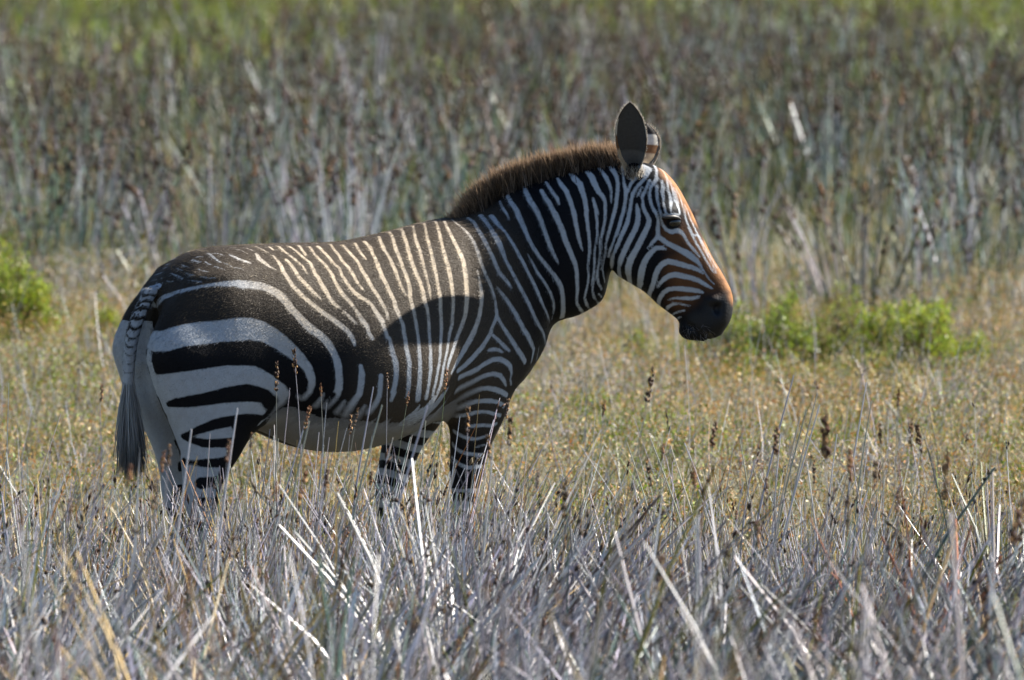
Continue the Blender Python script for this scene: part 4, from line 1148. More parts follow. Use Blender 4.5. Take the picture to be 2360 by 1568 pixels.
reeds(bed_s, bed_h, x, y, rng.uniform(.15, .42, n), .3, 0, rng.uniform(.014, .030, n), ((.12, .19, .015), (.19, .20, .03), (.20, .26, .025), STRAW, (.10, .06, .04)), (3.5, 3, 3, .8, 1), .1, (.05, .10), (.008, .014))
# bent and fallen pale stems among them
x, y, d = scatter(800, 46.5, 80.0); n = len(x)
reeds(bed_s, bed_h, x, y, rng.uniform(.25, .5, n), .34, .05, rng.uniform(.003, .006, n), (SILVER, LILAC, GREY), (2, 3, 2), 0)
# the bed goes on to both sides
def flank(n, d0, d1, out):
    u = rng.random(n); d = np.sqrt(d0 ** 2 + (d1 ** 2 - d0 ** 2) * u)
    e = d * HALF * 1.16 + .25
    x = (e + rng.random(n) * (np.abs(d - 30) / 30 * out + .5)) * np.where(rng.random(n) < .5, -1, 1)
    return x, d - CAM_D, d
x, y, d = flank(15000, 45.5, 95.0, 2.8); n = len(x)
gsel = strip(x, y, d) > rng.random(n)
for msk, hl, hp, pal in ((~gsel, (.4, .75), .5, (SILVER, LILAC, TEAL, GREEN, OLIVE, (.11, .06, .04))), (gsel, (.15, .42), .05, ((.12, .19, .015), (.19, .20, .03), (.20, .26, .025), OLIVE, STRAW, (.10, .06, .04)))):
    m_ = msk.sum()
    reeds(bed_s, bed_h, x[msk], y[msk], rng.uniform(*hl, m_), .13, .02, rng.uniform(.007, .016, m_) * (1 + .004 * (d[msk] - 47)), pal, (2.4, 2.4, 4, 3.4, 3, 3), hp, (.05, .12), (.009, .018), tone=rng.uniform(.5, 1.15, m_))
# undergrowth at their feet
x, y, d = scatter(20000, 46.0, 92.0, 1.5); n = len(x)
reeds(bed_s, bed_h, x, y, rng.uniform(.12, .34, n), .22, 0, rng.uniform(.007, .014, n), (GREEN, OLIVE, STRAW, TEAL, (.09, .07, .045)), (3, 3.5, 1.3, 2, 2), 0)
tag(bed_s.build("reed_bed_stems", m_reed, None, True), "dense bed of silvery reeds filling the slope behind the zebra", "reeds", kind="stuff")
tag(bed_h.build("reed_bed_seed_heads", m_head), "brown seed heads on the reed bed behind the zebra", "seed heads", kind="stuff")

# ---- low heath and fine grass in the clearing
gr = Acc(); sd = Acc()
x, y, d = scatter(42000, 26.0, 48.5); n = len(x)
keep = (d < 46.5 + 2.5 * vnoise(x, y, 1.1, 1)) ; x, y, d = x[keep], y[keep], d[keep]; n = len(x)
pt = vnoise(x, y, .9, 5); pt2 = vnoise(x, y, .35, 6)
hh = (.05 + .15 * pt2 * (.5 + pt)) * rng.uniform(.5, 1.3, n)
hh = hh * .8
root = np.stack([x, y, ground_z(x, y) - .01], 1)
d0 = unit(np.stack([rng.normal(.08, .6, n), rng.normal(0, .4, n), np.ones(n)], 1)); d1 = unit(d0 + rng.normal(0, .5, (n, 3)) * np.array([1, 1, .4]))
gold = pick_col((STRAW, (.30, .20, .09), OLIVE, GREEN, GREY, RUST), (4, 3, 3.4, 1.6, 1.6, .5), n)
grey = pick_col((GREY, LILAC, STRAW, OLIVE, (.34, .32, .30)), (3, 2, 2, 2, 2), n)
green = pick_col((GREEN, OLIVE, (.15, .22, .03), STRAW), (2, 3, 3, 1.2), n)
q = rng.random(n)
cb = np.where((pt > .62)[:, None] & (q < .75)[:, None], grey, gold)
cb = np.where(((vnoise(x, y, .8, 8) > .56) & (q < .75))[:, None], green, cb)
gr.add(ribbons(root, d0, d1, hh, rng.uniform(.003, .0062, n), cb * .75, cb * 1.05, 2))
# seeds and tiny dry flowers catching the light on top of the heath
m = 40000
i = rng.integers(0, n, m); t = rng.uniform(.5, 1.02, m)
tip = root[i] + hh[i][:, None] * (t[:, None] * d0[i] + (t * t * .5)[:, None] * (d1[i] - d0[i])) + rng.normal(0, .006, (m, 3))
cs = pick_col(((.36, .25, .11), RUST, (.42, .33, .19), OLIVE, (.30, .14, .05)), (4, 1.8, 1.4, 2, 2), m)
sd.add(strands(tip, unit(rng.normal(0, 1, (m, 3)) + np.array([0, 0, .8])), unit(rng.normal(0, 1, (m, 3))), rng.uniform(.006, .013, m), rng.uniform(.003, .007, m), cs, cs, 1))
# the low heath itself: little mounds of tiny leaves and dry bracts
m = 250000
x, y, d = scatter(m - 30000, 26.0, 49.0)
x2, y2, d2 = flank(30000, 27.0, 49.0, 2.0); x, y, d = np.concatenate([x, x2]), np.concatenate([y, y2]), np.concatenate([d, d2])
gpx = x / d * FPX + 1179.5; grow = 784 + FPX * (CAM_H / d - PITCH)
mound = (.25 * vnoise(x, y, .16, 21) + .75 * vnoise(x, y, .42, 22)) ** 1.6
top = .03 + .24 * mound
zz = top * rng.random(m) ** .45
base = np.stack([x, y, ground_z(x, y) + zz], 1) + rng.normal(0, .012, (m, 3))
pa, pb, pc = vnoise(x, y, 1.0, 23), vnoise(x, y, .5, 24), vnoise(x, y, .9, 25)
cg = pick_col(((.46, .32, .14), (.36, .22, .085), OLIVE, (.19, .18, .05), (.40, .19, .07), (.55, .46, .31)), (4, 4.5, 2.4, 2.2, 2.6, 1.6), m)
cy = pick_col(((.34, .32, .30), (.25, .23, .22), (.44, .41, .38), STRAW, OLIVE, (.15, .12, .09)), (3, 3, 2, 2, 1.6, 1.5), m)
cz = pick_col(((.15, .22, .02), (.20, .27, .03), OLIVE, (.10, .15, .02), STRAW), (3, 3, 3, 2, 1), m)
gw = .8 * sstep(pb, .60, .76)
for gx_, gy_, sx__, sy__, w_ in ((1740, 800, 130, 70, 1), (1920, 800, 140, 70, .8), (2120, 830, 130, 60, .9), (90, 860, 200, 90, 1.0), (1460, 790, 60, 40, .5), (1370, 985, 60, 40, .7), (150, 960, 200, 80, .7), (2330, 1080, 60, 60, .6), (1560, 880, 120, 40, .3), (640, 620, 300, 40, .4)):
    gw = np.maximum(gw, w_ * np.exp(-((gpx - gx_) / sx__) ** 2 - ((grow - gy_ - 60) / sy__) ** 2))
yw = sstep(pa, .52, .72); yw = np.maximum(yw, .8 * np.exp(-((gpx - 1360) / 130) ** 2 - ((grow - 890) / 90) ** 2))
rr_ = rng.random(m)
cs = np.where((rr_ < gw * .72)[:, None], cz, np.where((rng.random(m) < yw * .8)[:, None], cy, cg))
cs = cs * (.45 + .6 * (zz / np.maximum(top, .01)))[:, None] if False else cs
dn = unit(rng.normal(0, 1, (m, 3)) + np.array([.1, 0, .9]))
ll = rng.uniform(.008, .022, m)
gr.add(strands(base, dn, unit(dn + rng.normal(0, .5, (m, 3))), ll, ll * rng.uniform(.22, .5, m), cs, cs, 1))
tag(gr.build("heath_grass", m_grass), "fine golden and olive grass covering the clearing", "grass", kind="stuff")
tag(sd.build("heath_seeds", m_grass), "tiny straw and rust coloured seeds on the clearing's grass", "seeds", kind="stuff")
# wiry grey and straw tussocks breaking the heath
tu = Acc(); dum = Acc()
x, y, d, lx, ly, ti = tufts(300, 18, 29.5, 47.5, .045, 1.16, 4.5)
n = len(x)
reeds(tu, dum, x, y, rng.uniform(.08, .26, ti.max() + 1)[ti] * rng.uniform(.5, 1.2, n), .3, .05 + lx, rng.uniform(.003, .006, n), ((.42, .40, .40), LILAC, STRAW, OLIVE, (.16, .22, .03), RUST), (4, 3, 3, 3, 2, .8), 0, leany=ly, tone=rng.uniform(.6, 1.2, ti.max() + 1)[ti], ti=ti)
tag(tu.build("clearing_tussocks", m_reed, None, True), "wiry grey and straw tussocks scattered through the clearing", "tussocks", kind="stuff")
# pale sparse stalks standing in the clearing
st_, sh_ = Acc(), Acc()
x, y, d = scatter(1100, 28.5, 47.0); n = len(x)
reeds(st_, sh_, x, y, rng.uniform(.15, .42, n), .26, .05, rng.uniform(.003, .006, n), (SILVER, LILAC, STRAW, GREY), (3, 3, 1, 2), .1, (.03, .07), (.003, .006))

# ---- reeds this side of the zebra
fg_s, fg_h = Acc(), Acc()
x, y, d, lx, ly, ti = tufts(250, 30, 16.5, 27.0, .055, 1.5, 3.2, tilt=.26)
px_ = x / d * FPX + 1179.5; n = len(x)
h = (.61 + .022 * (27.6 - d)) * np.interp(px_, [1300, 1700], [1.0, 1.06]) * rng.uniform(.72, 1.18, ti.max() + 1)[ti] * rng.normal(.92, .16, n).clip(.35, 1.3)
tn = rng.uniform(.32, 1.35, ti.max() + 1)[ti]
wind = np.interp(px_, [0, 500, 800, 1400, 1700, 2359], [.03, .10, .30, .34, .12, .16])
wf = rng.uniform(.005, .012, n) + .010 * (rng.random(n) < .22)
for msk, prob in ((px_ < 620, (2.4, 4, 4.4, 3, 2, 1.6, 2.2, 2.4, 1.4)), (px_ >= 620, (4.5, 5, 4, 4, 2.0, 1.0, 2.2, 1.6, .8))):
    reeds(fg_s, fg_h, x[msk], y[msk], h[msk], .15, (wind + lx)[msk], wf[msk], ((.58, .56, .57), (.48, .46, .48), (.33, .30, .34), TEAL, GREY, STRAW, (.12, .08, .055), OLIVE, (.24, .11, .06)), prob, .12, (.03, .08), (.004, .008), leany=ly[msk], tone=tn[msk], ti=ti[msk], seg=4, curve=2.4)
# tussocks close to the animal's feet, and a few tall ones nearer to the lens
x, y, d, lx, ly, ti = tufts(140, 22, 25.4, 29.2, .055, 1.4, 2.4, tilt=.16)
n = len(x)
reeds(fg_s, fg_h, x, y, rng.uniform(.40, .64, ti.max() + 1)[ti] * np.interp(x / d * FPX + 1179.5, [1150, 1350], [1.0, .88]) * rng.normal(.9, .15, n).clip(.4, 1.3), .13, .12 + lx, rng.uniform(.0035, .0075, n), ((.56, .54, .57), SILVER, LILAC, TEAL, STRAW, RUST, (.12, .08, .055)), (3, 5, 5, 2, 1.6, .6, 1.2), .10, (.03, .07), (.003, .006), leany=ly, tone=rng.uniform(.7, 1.2, ti.max() + 1)[ti])
x, y, d, lx, ly, ti = tufts(300, 15, 27.9, 29.2, .05, 1.1, 2.2, keep=lambda a, b, c: (a / c * FPX + 1179.5 > 330) & (a / c * FPX + 1179.5 < 1180) & (rng.random(len(a)) < .62))
n = len(x)
reeds(fg_s, fg_h, x, y, rng.uniform(.30, .50, ti.max() + 1)[ti] * rng.normal(.9, .15, n).clip(.4, 1.3), .15, .08 + lx, rng.uniform(.003, .006, n), ((.56, .54, .55), (.48, .46, .48), LILAC, STRAW, RUST, OLIVE), (3, 5, 4, 2, .9, 1.4), .08, (.03, .06), (.003, .005), leany=ly, tone=rng.uniform(.7, 1.2, ti.max() + 1)[ti])
x, y, d, lx, ly, ti = tufts(54, 16, 15.5, 19.5, .06, 1.5, 2.0, tilt=.2)
n = len(x)
reeds(fg_s, fg_h, x, y, rng.uniform(.62, .98, n) * np.interp(d, [15.5, 19.5], [1.12, .95]), .15, .14 + lx, rng.uniform(.005, .010, n), ((.56, .54, .57), SILVER, LILAC, TEAL, STRAW, (.12, .08, .055)), (3, 5, 5, 2, 1, 1), .06, (.03, .07), (.004, .007), leany=ly, tone=rng.uniform(.7, 1.2, ti.max() + 1)[ti])
# broad bleached blades arching over
x, y, d, lx, ly, ti = tufts(330, 9, 17.5, 26.5, .05, 1.5, 4.0, tilt=.25)
n = len(x)
reeds(fg_s, fg_h, x, y, rng.uniform(.45, .85, n), .22, .35 + lx, rng.uniform(.008, .018, n), ((.62, .62, .64), (.50, .50, .54), SILVER, STRAW), (3, 4, 3, .8), 0, leany=ly, flat=True, curve=2.6)
x, y, d = scatter(5200, 18.0, 29.0, 1.5); n = len(x)
reeds(fg_s, fg_h, x, y, rng.uniform(.08, .36, n), .38, .14, rng.uniform(.003, .007, n), (LILAC, GREY, STRAW, OLIVE, TEAL, (.09, .07, .05), (.13, .18, .03)), (3, 3, 2, 3, 2, 3, 2), 0)
# a looser belt of finer stems round the animal's feet
x, y, d = scatter(5200, 28.0, 31.5, 1.2); n = len(x)
k = (rng.random(n) < .30 + .7 * vnoise(x, y, .4, 14)); x, y, d = x[k], y[k], d[k]; n = len(x)
reeds(fg_s, fg_h, x, y, rng.uniform(.12, .34, n), .24, .06, rng.uniform(.0028, .0048, n), (SILVER, LILAC, GREY, STRAW, RUST, OLIVE), (3, 4, 3, 2.4, .9, 2), .12, (.03, .06), (.003, .005))
tag(fg_s.build("foreground_reed_stems", m_reed, None, True), "dense pale grey reed stems in front of the zebra's legs", "reeds", kind="stuff")
tag(fg_h.build("foreground_seed_heads", m_head), "small brown seed heads among the pale reeds before the zebra", "seed heads", kind="stuff")
tag(st_.build("clearing_stalks", m_reed, None, True), "scattered thin pale stalks in the low grass of the clearing", "stalks", kind="stuff")
tag(sh_.build("clearing_seed_heads", m_head), "small seed heads on thin stalks in the clearing", "seed heads", kind="stuff")
print("veg masses", time.time() - T0)
# ---------------------------------------------------------------- single plants
def gz(x, y): return float(ground_z(np.array([x]), np.array([y]))[0])

def prism_stem(h, bend, r0, r1, col0, col1, nseg=6, wig=0.0):
    """round-ish stem as a 5-sided tapering tube, rooted at the origin, tip at (bend, 0, h)"""
    t = np.linspace(0, 1, nseg + 1)
    pts = np.stack([bend * t ** 1.8 + wig * np.sin(t * 5), .25 * wig * np.sin(t * 7 + 1), h * t], 1)
    v, f = tube(pts, r0 + (r1 - r0) * t, 5)
    c = np.repeat(np.array(col0) + (np.array(col1) - np.array(col0)) * t[:, None], 5, 0)
    return v, f, c, pts

def head_mesh(length, radius, seed, colr):
    """a compound seed head: overlapping bracts round a short axis"""
    r = np.random.default_rng(seed); n = 34
    t = np.sort(r.random(n)); a = r.random(n) * 6.283
    prof = np.sin(np.pi * (t * .86 + .09)) ** .5 * (1 + .6 * np.sin(t * 11 + seed))
    base = np.stack([np.cos(a) * prof * radius * .35, np.sin(a) * prof * radius * .35, t * length - .01], 1)
    axis = unit(np.stack([np.cos(a) * .45, np.sin(a) * .45, np.ones(n)], 1))
    c = np.array(colr) * r.uniform(.55, 1.5, (n, 1)) * r.uniform(.9, 1.1, (n, 3))
    c[r.random(n) > .86] = (.30, .17, .07)
    return spindles(base, axis, r.uniform(.22, .36, n) * length * .6, radius * r.uniform(.38, .62, n) * (.5 + prof), c)

reed_protos = []
for k in range(10):
    h = 0.72
    cs = [(.10, .14, .06), (.26, .25, .27), (.20, .20, .17), (.13, .15, .10), (.33, .31, .34)][k % 5]
    v, f, c, pts = prism_stem(h, random.uniform(.02, .14), .0030, .0016, np.array(cs) * .85, cs, 7, random.uniform(-.008, .008))
    sm = bpy.data.meshes.new("stem"); tmp = mesh_np("stem", v, f, m_reed, None, True, dict(Col=c)); 
    hd = mesh_np("seed_head", *(lambda q: (q[0], q[1]))(hv := head_mesh(random.uniform(.04, .085), random.uniform(.0030, .0058), k, [(.085, .048, .03), (.055, .034, .024), (.13, .06, .028)][k % 3])), m_head, None, False, dict(Col=hv[2]))
    reed_protos.append((tmp.data, hd.data, pts[-1], pts[-1] - pts[-2]))
    bpy.data.objects.remove(tmp); bpy.data.objects.remove(hd); bpy.data.meshes.remove(sm)

LABEL_GROUP = {}
def place_reed(x, y, h, rz, tilt, label, group, proto=None, hs=1.0, head=True, rs=1.0):
    k = random.randrange(10) if proto is None else proto
    sm, hm, tip, td = reed_protos[k]
    e = bpy.data.objects.new("reed", None); col.objects.link(e)
    s = h / .72
    e.location = (x, y, gz(x, y) - .01); e.rotation_euler = (0, tilt, 0)
    e["label"] = label; e["category"] = "reed"; e["group"] = LABEL_GROUP.setdefault(label, group)
    a = bpy.data.objects.new("stem", sm); col.objects.link(a); a.parent = e; a.rotation_euler = (0, 0, rz); a.scale = (s * rs, s * rs, s)
    if head:
        b = bpy.data.objects.new("seed_head", hm); col.objects.link(b); b.parent = e
        R = Matrix.Rotation(rz, 3, 'Z')
        t = R @ Vector((tip[0] * s * rs, tip[1] * s * rs, tip[2] * s)); q = (R @ Vector((td[0] * rs, td[1] * rs, td[2])))
        b.location = t - q.normalized() * .02; b.rotation_euler = q.to_track_quat('Z', 'Y').to_euler(); b.scale = (hs, hs, hs)
    return e
HEADW = ("chestnut", "dark brown", "russet"); STEMW = ("green", "grey", "olive-grey", "dull green", "pale")
def whereabouts(px, d):
    if d > 31: return "behind the zebra"
    for lim, w in ((180, "well behind the zebra's tail"), (400, "below the zebra's tail"), (600, "before the zebra's hind legs"), (850, "under the zebra's belly"),
                   (1200, "before the zebra's forelegs"), (1420, "under the zebra's throat"), (1720, "under the zebra's muzzle"), (2050, "ahead of the zebra's muzzle")):
        if px < lim: return w
    return "far ahead of the zebra's muzzle"
def leanword(lean):
    return "bent forwards" if lean > .09 else "tilted backwards" if lean < -.02 else "nearly upright"
def reed_at(px, py, d, lean, label, group, hs=1.0, proto=None, head=True):
    proto = random.randrange(10) if proto is None else proto
    label = "%s%s-stemmed reed with %s seed head, %s, %s" % ("big " if hs > 1.4 else "", STEMW[proto % 5], HEADW[proto % 3], leanword(lean), whereabouts(px, d))
    """a reed whose tip shows at a pixel, standing at distance d, leaning by lean metres"""
    base_row = 784 + FPX * (CAM_H / d - PITCH)
    h = (base_row - py) / (FPX / d)
    x = x_at(px, d) - lean
    tilt = math.atan2(lean, h)
    place_reed(x, d - CAM_D, h * math.sqrt(1 + (lean / h) ** 2), random.choice((0.2, 2.9, 1.6, 4.5)) , tilt, label, group, proto, hs, head, .5)

G1 = "brown-headed reeds rising across the zebra's flank"
L1 = "upright green reed with a brown seed head crossing the zebra's belly"
for px, py, d, ln, hs in ((636, 872, 29.25, .0, 1.15), (716, 838, 29.2, .02, 1.1), (748, 885, 29.1, -.01, .9), (892, 868, 29.2, .01, 1.0),
                          (948, 905, 29.1, .13, .9), (1040, 872, 29.3, .10, .8), (776, 978, 28.9, -.02, .9)):
    reed_at(px, py, d, ln, L1, G1, hs)
G2 = "soft brown reeds before the zebra's legs"
L2 = "brown-topped reed leaning in front of the zebra's legs"
for px, py, d, ln, hs in ((400, 985, 24.5, .10, 1.2), (372, 1010, 25.5, .12, 1.3), (300, 1040, 24.0, .14, 1.3), (500, 975, 25.0, .05, 1.0), (578, 955, 26.0, .08, .9),
                          (690, 1085, 25.2, .16, 1.2), (760, 1050, 26, .15, 1.1), (862, 1060, 27, .10, .9), (905, 1090, 25, .18, 1.2), (1085, 935, 27.2, .03, 1.1),
                          (1128, 905, 27.6, .02, 1.2), (1182, 950, 26.5, .06, 1.2), (1135, 985, 26.8, -.06, 1.0), (640, 930, 27.4, .06, .8), (820, 935, 27.8, .12, .7),
                          (620, 1060, 24.4, .02, 1.2), (330, 1085, 23.6, .0, 1.2), (160, 1120, 24.6, .02, 1.1), (60, 1150, 24.2, .04, 1.0), (235, 905, 33.0, .05, 1.0)):
    reed_at(px, py, d, ln, L2, G2, hs)
G3 = "brown-headed reeds in the open grass below the zebra's muzzle"
L3 = "brown-headed reed standing in the grass beyond the zebra's forelegs"
for px, py, d, ln, hs in ((1475, 850, 27.0, .12, 1.3), (1395, 898, 27.4, .08, 1.1), (1645, 950, 26.5, .10, 1.2), (1530, 985, 26.8, .04, 1.1), (1600, 1030, 25.2, -.08, 1.5),
                          (1790, 965, 26.2, .0, 1.3), (1930, 955, 24.6, .03, 1.9), (1945, 1010, 24.4, -.02, 1.9), (2085, 872, 26.8, .06, 1.1), (2062, 950, 26.4, .01, 1.1),
                          (2108, 958, 26.4, .01, 1.0), (2166, 980, 26.8, -.02, 1.3), (2020, 1050, 25.6, .05, 1.1), (2215, 1060, 24.0, .12, 1.6), (2345, 1160, 22.5, .2, 1.9),
                          (1770, 1070, 26, -.03, 1.0), (1690, 1140, 27.4, .03, .8), (1500, 1050, 27, -.08, 1.1), (1750, 1160, 24.8, .04, 1.2), (2050, 1090, 25.0, .0, 1.1),
                          (1880, 1060, 27.5, .02, .9), (1985, 1120, 24.6, .05, 1.2), (2120, 1190, 23.8, .05, 1.4), (1320, 1090, 25.0, .06, 1.3), (1240, 1045, 26.4, .08, 1.0), (1470, 1255, 23.6, .02, 1.5)):
    reed_at(px, py, d, ln, L3, G3, hs)
G4 = "taller brown-headed reeds scattered through the foreground"
L4 = "tall grey reed with a brown seed head in the foreground reeds"
for k in range(150):
    d = random.uniform(20.5, 28.2); px = random.uniform(-30, 2390)
    lo = 1130 + (28.2 - d) * 28
    py = random.uniform(lo, lo + 230)
    reed_at(px, py, d, random.gauss(.12 if px > 600 else .05, .10), L4, G4, random.uniform(.5, 1.1))

# bare pale stalks, sharp in the open grass on the right
stalk_meshes = []
for k in range(8):
    cs = np.array([(.50, .49, .52), (.35, .34, .40), (.43, .39, .32), (.27, .28, .23)][k % 4])
    v, f, c, pts = prism_stem(.5, random.uniform(.03, .16), .0050, .0018, cs * .8, cs, 8, random.uniform(-.01, .01))
    o = mesh_np("bare_stalk", v, f, m_reed, None, True, dict(Col=c)); stalk_meshes.append((o.data, pts[-1])); bpy.data.objects.remove(o)
def stalk_at(px, py, d, lean, label, group):
    base_row = 784 + FPX * (CAM_H / d - PITCH); h = (base_row - py) / (FPX / d)
    kk = random.randrange(8); m, tip = stalk_meshes[kk]
    label = "bare %s stalk, %s, %s" % (("white", "lilac-grey", "cream", "grey-green")[kk % 4], leanword(lean), whereabouts(px, d))
    o = bpy.data.objects.new("bare_stalk", m); col.objects.link(o)
    s = h / .5
    x = x_at(px, d) - lean; rz = 0 if lean > 0 else math.pi
    o.location = (x, d - CAM_D, gz(x, d - CAM_D) - .01)
    b = abs(lean)
    o.rotation_euler = (0, math.atan2(lean - math.copysign(tip[0] * s * .6, lean), h), 0)
    tk = .6 if d < 30 else .4
    o.scale = (s * tk * (1 if lean > 0 else -1), s * tk, s)
    o["label"] = label; o["category"] = "stalk"; o["group"] = LABEL_GROUP.setdefault(label, group)
G5 = "bare pale stalks in the open grass"
L5 = "bare silvery stalk curving up from the grass below the zebra's muzzle"
for px, py, d, ln in ((1885, 895, 28.4, .10), (1890, 910, 28.3, .14), (1998, 876, 28.9, .06), (2010, 925, 28.8, .03), (1830, 855, 28.6, .12), (1765, 790, 36, .08), (1800, 795, 36, .07),
                      (1562, 845, 34, -.03), (1445, 1005, 28.5, -.12), (1498, 985, 28.3, -.16), (1545, 1000, 28.2, -.14), (1577, 995, 28.4, -.16), (1705, 1010, 28.9, -.03), (1690, 1030, 28.9, .02),
                      (1740, 1050, 28.6, .05), (1860, 935, 28.6, .10), (1845, 950, 28.4, .08), (2040, 1100, 28.2, .16), (1655, 1150, 28.5, -.05), (1930, 990, 28.7, .04), (1800, 990, 28.7, .02),
                      (1620, 1080, 28.6, -.05), (1600, 1120, 28.7, .04), (1860, 1050, 28.2, -.03), (1960, 1060, 28.2, .08)):
    stalk_at(px, py, d, ln, L5, G5)
for k in range(60):
    d = random.uniform(27.4, 29.4); px = random.uniform(1430, 2300)
    stalk_at(px, random.uniform(1060, 1280), d, random.gauss(-.02 if px < 1750 else .06, .07) or .01, L5, G5)
G6 = "bare pale stalks across the zebra's legs"
L6 = "bare pale stalk standing in front of the zebra's legs"
for px, py, d, ln in ((546, 900, 26.8, .05), (712, 935, 27.0, .08), (520, 1020, 28.8, -.10), (880, 905, 27.6, .12), (985, 880, 26.6, .16), (1015, 960, 28.9, .10), (860, 890, 28.9, .05),
                      (700, 960, 28, .12), (440, 945, 26.4, .04), (905, 1000, 28.6, .07), (1000, 1020, 26.5, .16), (1050, 1020, 27, .10), (640, 1000, 28.8, .02), (980, 960, 29, .03)):
    stalk_at(px, py, d, ln, L6, G6)

# green shrubs: woody stems and thousands of narrow upright leaves
def shrub(px, row, w, h, label, group=None, cols=((.20, .30, .02), (.31, .37, .025), (.08, .13, .02), (.24, .20, .04)), n=2600, seed=0, d=None):
    r = np.random.default_rng(500 + seed)
    d = d or dist_of_row(row); x0 = x_at(px, d); y0 = d - CAM_D
    e = bpy.data.objects.new("shrub", None); col.objects.link(e); e.location = (x0, y0, gz(x0, y0))
    tag(e, label, "shrub", group)
    ns = 80
    a = r.random(ns) * 6.283; rad = np.sqrt(r.random(ns)) * w / 2
    hh = h * (1 - .35 * (rad / (w / 2)) ** 2) * r.uniform(.35, 1.12, ns) * (.75 + .5 * np.sin(a * 2 + seed) * np.cos(rad / w * 9))
    tips = np.stack([np.cos(a) * rad, np.sin(a) * rad, hh], 1)
    vs_, fs, cs, o = [], [], [], 0
    for k in range(ns):
        t = np.linspace(0, 1, 5)[:, None]
        pts = tips[k] * np.array([1, 1, 0]) * (t ** .8) * 1.0 + np.array([0, 0, 1]) * tips[k][2] * t * .96 + np.array([0, 0, -.01])
        v, f = tube(pts, np.linspace(.004, .0015, 5), 4)
        vs_.append(v); fs.append(f + o); o += len(v); cs.append(np.tile(np.array([[.11, .075, .05]]) * r.uniform(.7, 1.3), (len(v), 1)))
    mesh_np("stem", np.concatenate(vs_), np.concatenate(fs), m_reed, e, True, dict(Col=np.concatenate(cs)))
    k = r.integers(0, ns, n); t = 1.03 - np.abs(r.normal(0, .16, n)).clip(0, .75)
    p = np.stack([tips[k, 0] * t ** .8, tips[k, 1] * t ** .8, tips[k, 2] * t * .96], 1) + r.normal(0, .014, (n, 3)) * min(1.3, w / .25)
    dirs = unit(np.stack([r.normal(0, .6, n), r.normal(0, .6, n), r.uniform(.5, 1.5, n)], 1))
    c = np.array(cols)[r.integers(0, len(cols), n)] * r.uniform(.7, 1.3, (n, 1))
    br = (t < .78) & (r.random(n) < .5); c[br] = np.array([.17, .11, .045]) * r.uniform(.6, 1.2, (br.sum(), 1))
    ll = r.uniform(.010, .022, n) * (1 + .8 * (d > 60))
    v, f, cc = strands(p, dirs, unit(dirs + r.normal(0, .4, (n, 3))), ll, ll * r.uniform(.28, .5, n), c * .85, c, 2)
    mesh_np("foliage", v, f, m_leaf, e, False, dict(Col=cc))
shrub(25, 812, .44, .38, "bright green heath bush at the clearing's edge behind the zebra's tail", n=9000, seed=1)
shrub(243, 812, .18, .17, "tiny green sprig bush close behind the zebra's rump", n=900, seed=2)
shrub(30, 640, .42, .38, "olive green bush at the foot of the reeds behind the dead branches", n=3600, seed=3, cols=((.09, .13, .03), (.13, .16, .04), (.20, .15, .06)))
shrub(1732, 846, .54, .31, "low green bush just below the zebra's muzzle", n=8000, seed=4, cols=((.17, .26, .025), (.25, .31, .03), (.08, .13, .02), (.19, .16, .05)))
shrub(1880, 836, .44, .33, "small olive bush between two greener bushes beyond the muzzle", n=5200, seed=5, cols=((.14, .20, .03), (.20, .22, .04), (.18, .13, .06)))
shrub(1952, 760, .20, .26, "slim yellow-green sprig bush backed by silvery reeds", n=1100, seed=6)
shrub(2118, 856, .58, .33, "wide bright green bush with brownish lower twigs in the clearing", n=9500, seed=7)
shrub(1468, 806, .14, .13, "tiny green tuft under the zebra's throat", n=600, seed=8)
shrub(1360, 975, .14, .08, "low green tuft beside the zebra's chest", n=600, seed=9, cols=((.10, .14, .02), (.14, .16, .03)))
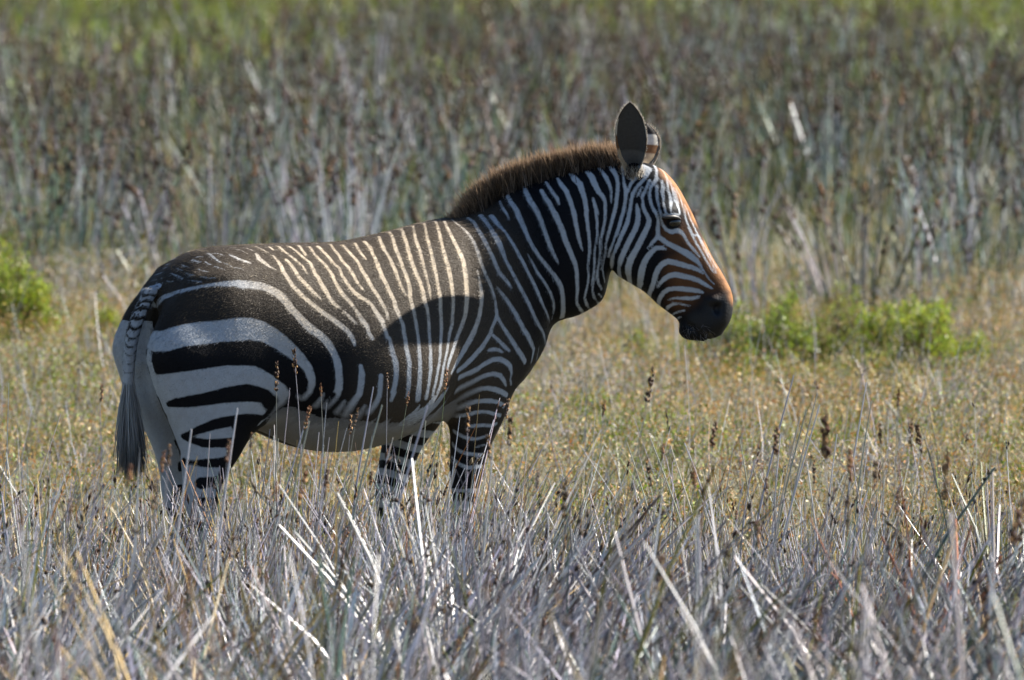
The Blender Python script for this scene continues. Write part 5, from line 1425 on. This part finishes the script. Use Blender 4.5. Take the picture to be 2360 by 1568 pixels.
far_sh = ((430, 62, 1.1), (560, 30, .9), (680, 40, 1.0), (330, 24, .9), (120, 20, 1.0), (1880, 40, 1.1), (2150, 100, 1.3), (2300, 80, 1.3), (2210, 40, 1.2), (2000, 20, 1.0), (1500, 15, .9), (1180, 12, .9), (900, 18, .9), (20, 60, .9))
for k, (px, row, w) in enumerate(far_sh):
    shrub(px, row + 45, w, w * .55, "hazy green bush far up the slope beyond the reed bed", "green bushes along the top of the reed bed", n=3200, seed=20 + k, cols=((.15, .22, .015), (.20, .25, .02), (.16, .15, .03)))

# dead, bleached branches on the left and a curl of twig beside the foreleg
def dead_bush(px, row, w, h, n, label, seed, arch=1.0):
    r = np.random.default_rng(900 + seed)
    d = dist_of_row(row); x0, y0 = x_at(px, d), d - CAM_D
    e = bpy.data.objects.new("dead_bush", None); col.objects.link(e); e.location = (x0, y0, gz(x0, y0)); tag(e, label, "dead bush")
    for k in range(n):
        a = r.random() * 6.283; L = r.uniform(.5, 1.1)
        t = np.linspace(0, 1, 9)[:, None]
        out_ = np.array([math.cos(a), math.sin(a) * .8, 0]) * w * .5 * L
        pts = out_ * t + np.array([0, 0, 1]) * h * L * (t * 1.5 - t * t * r.uniform(.4, 1.3) * arch) + np.array([0, 0, -.015]) * (1 - t)
        pts = pts + np.stack([np.cumsum(r.normal(0, .006, 9)), np.cumsum(r.normal(0, .006, 9)), np.cumsum(r.normal(0, .004, 9))], 1) * np.minimum(t * 4, 1)
        v, f = tube(pts, np.linspace(.0055, .0015, 9) * r.uniform(.6, 1.2), 5)
        c = np.tile(np.array([[.38, .37, .39]]) * r.uniform(.55, 1.1), (len(v), 1))
        mesh_np("branch", v, f, m_reed, e, True, dict(Col=c))
dead_bush(205, 668, .55, .24, 22, "tangle of bleached dead branches behind the zebra's rump", 1)
dead_bush(120, 590, .40, .22, 12, "small bleached dead bush at the edge of the reeds", 2)
dead_bush(1225, 1012, .16, .07, 7, "curl of pale dead twigs beside the zebra's foreleg", 3)
dead_bush(2040, 850, .30, .10, 7, "low grey dead twigs in the grass under the wide green bush", 4)
print("plants", time.time() - T0)
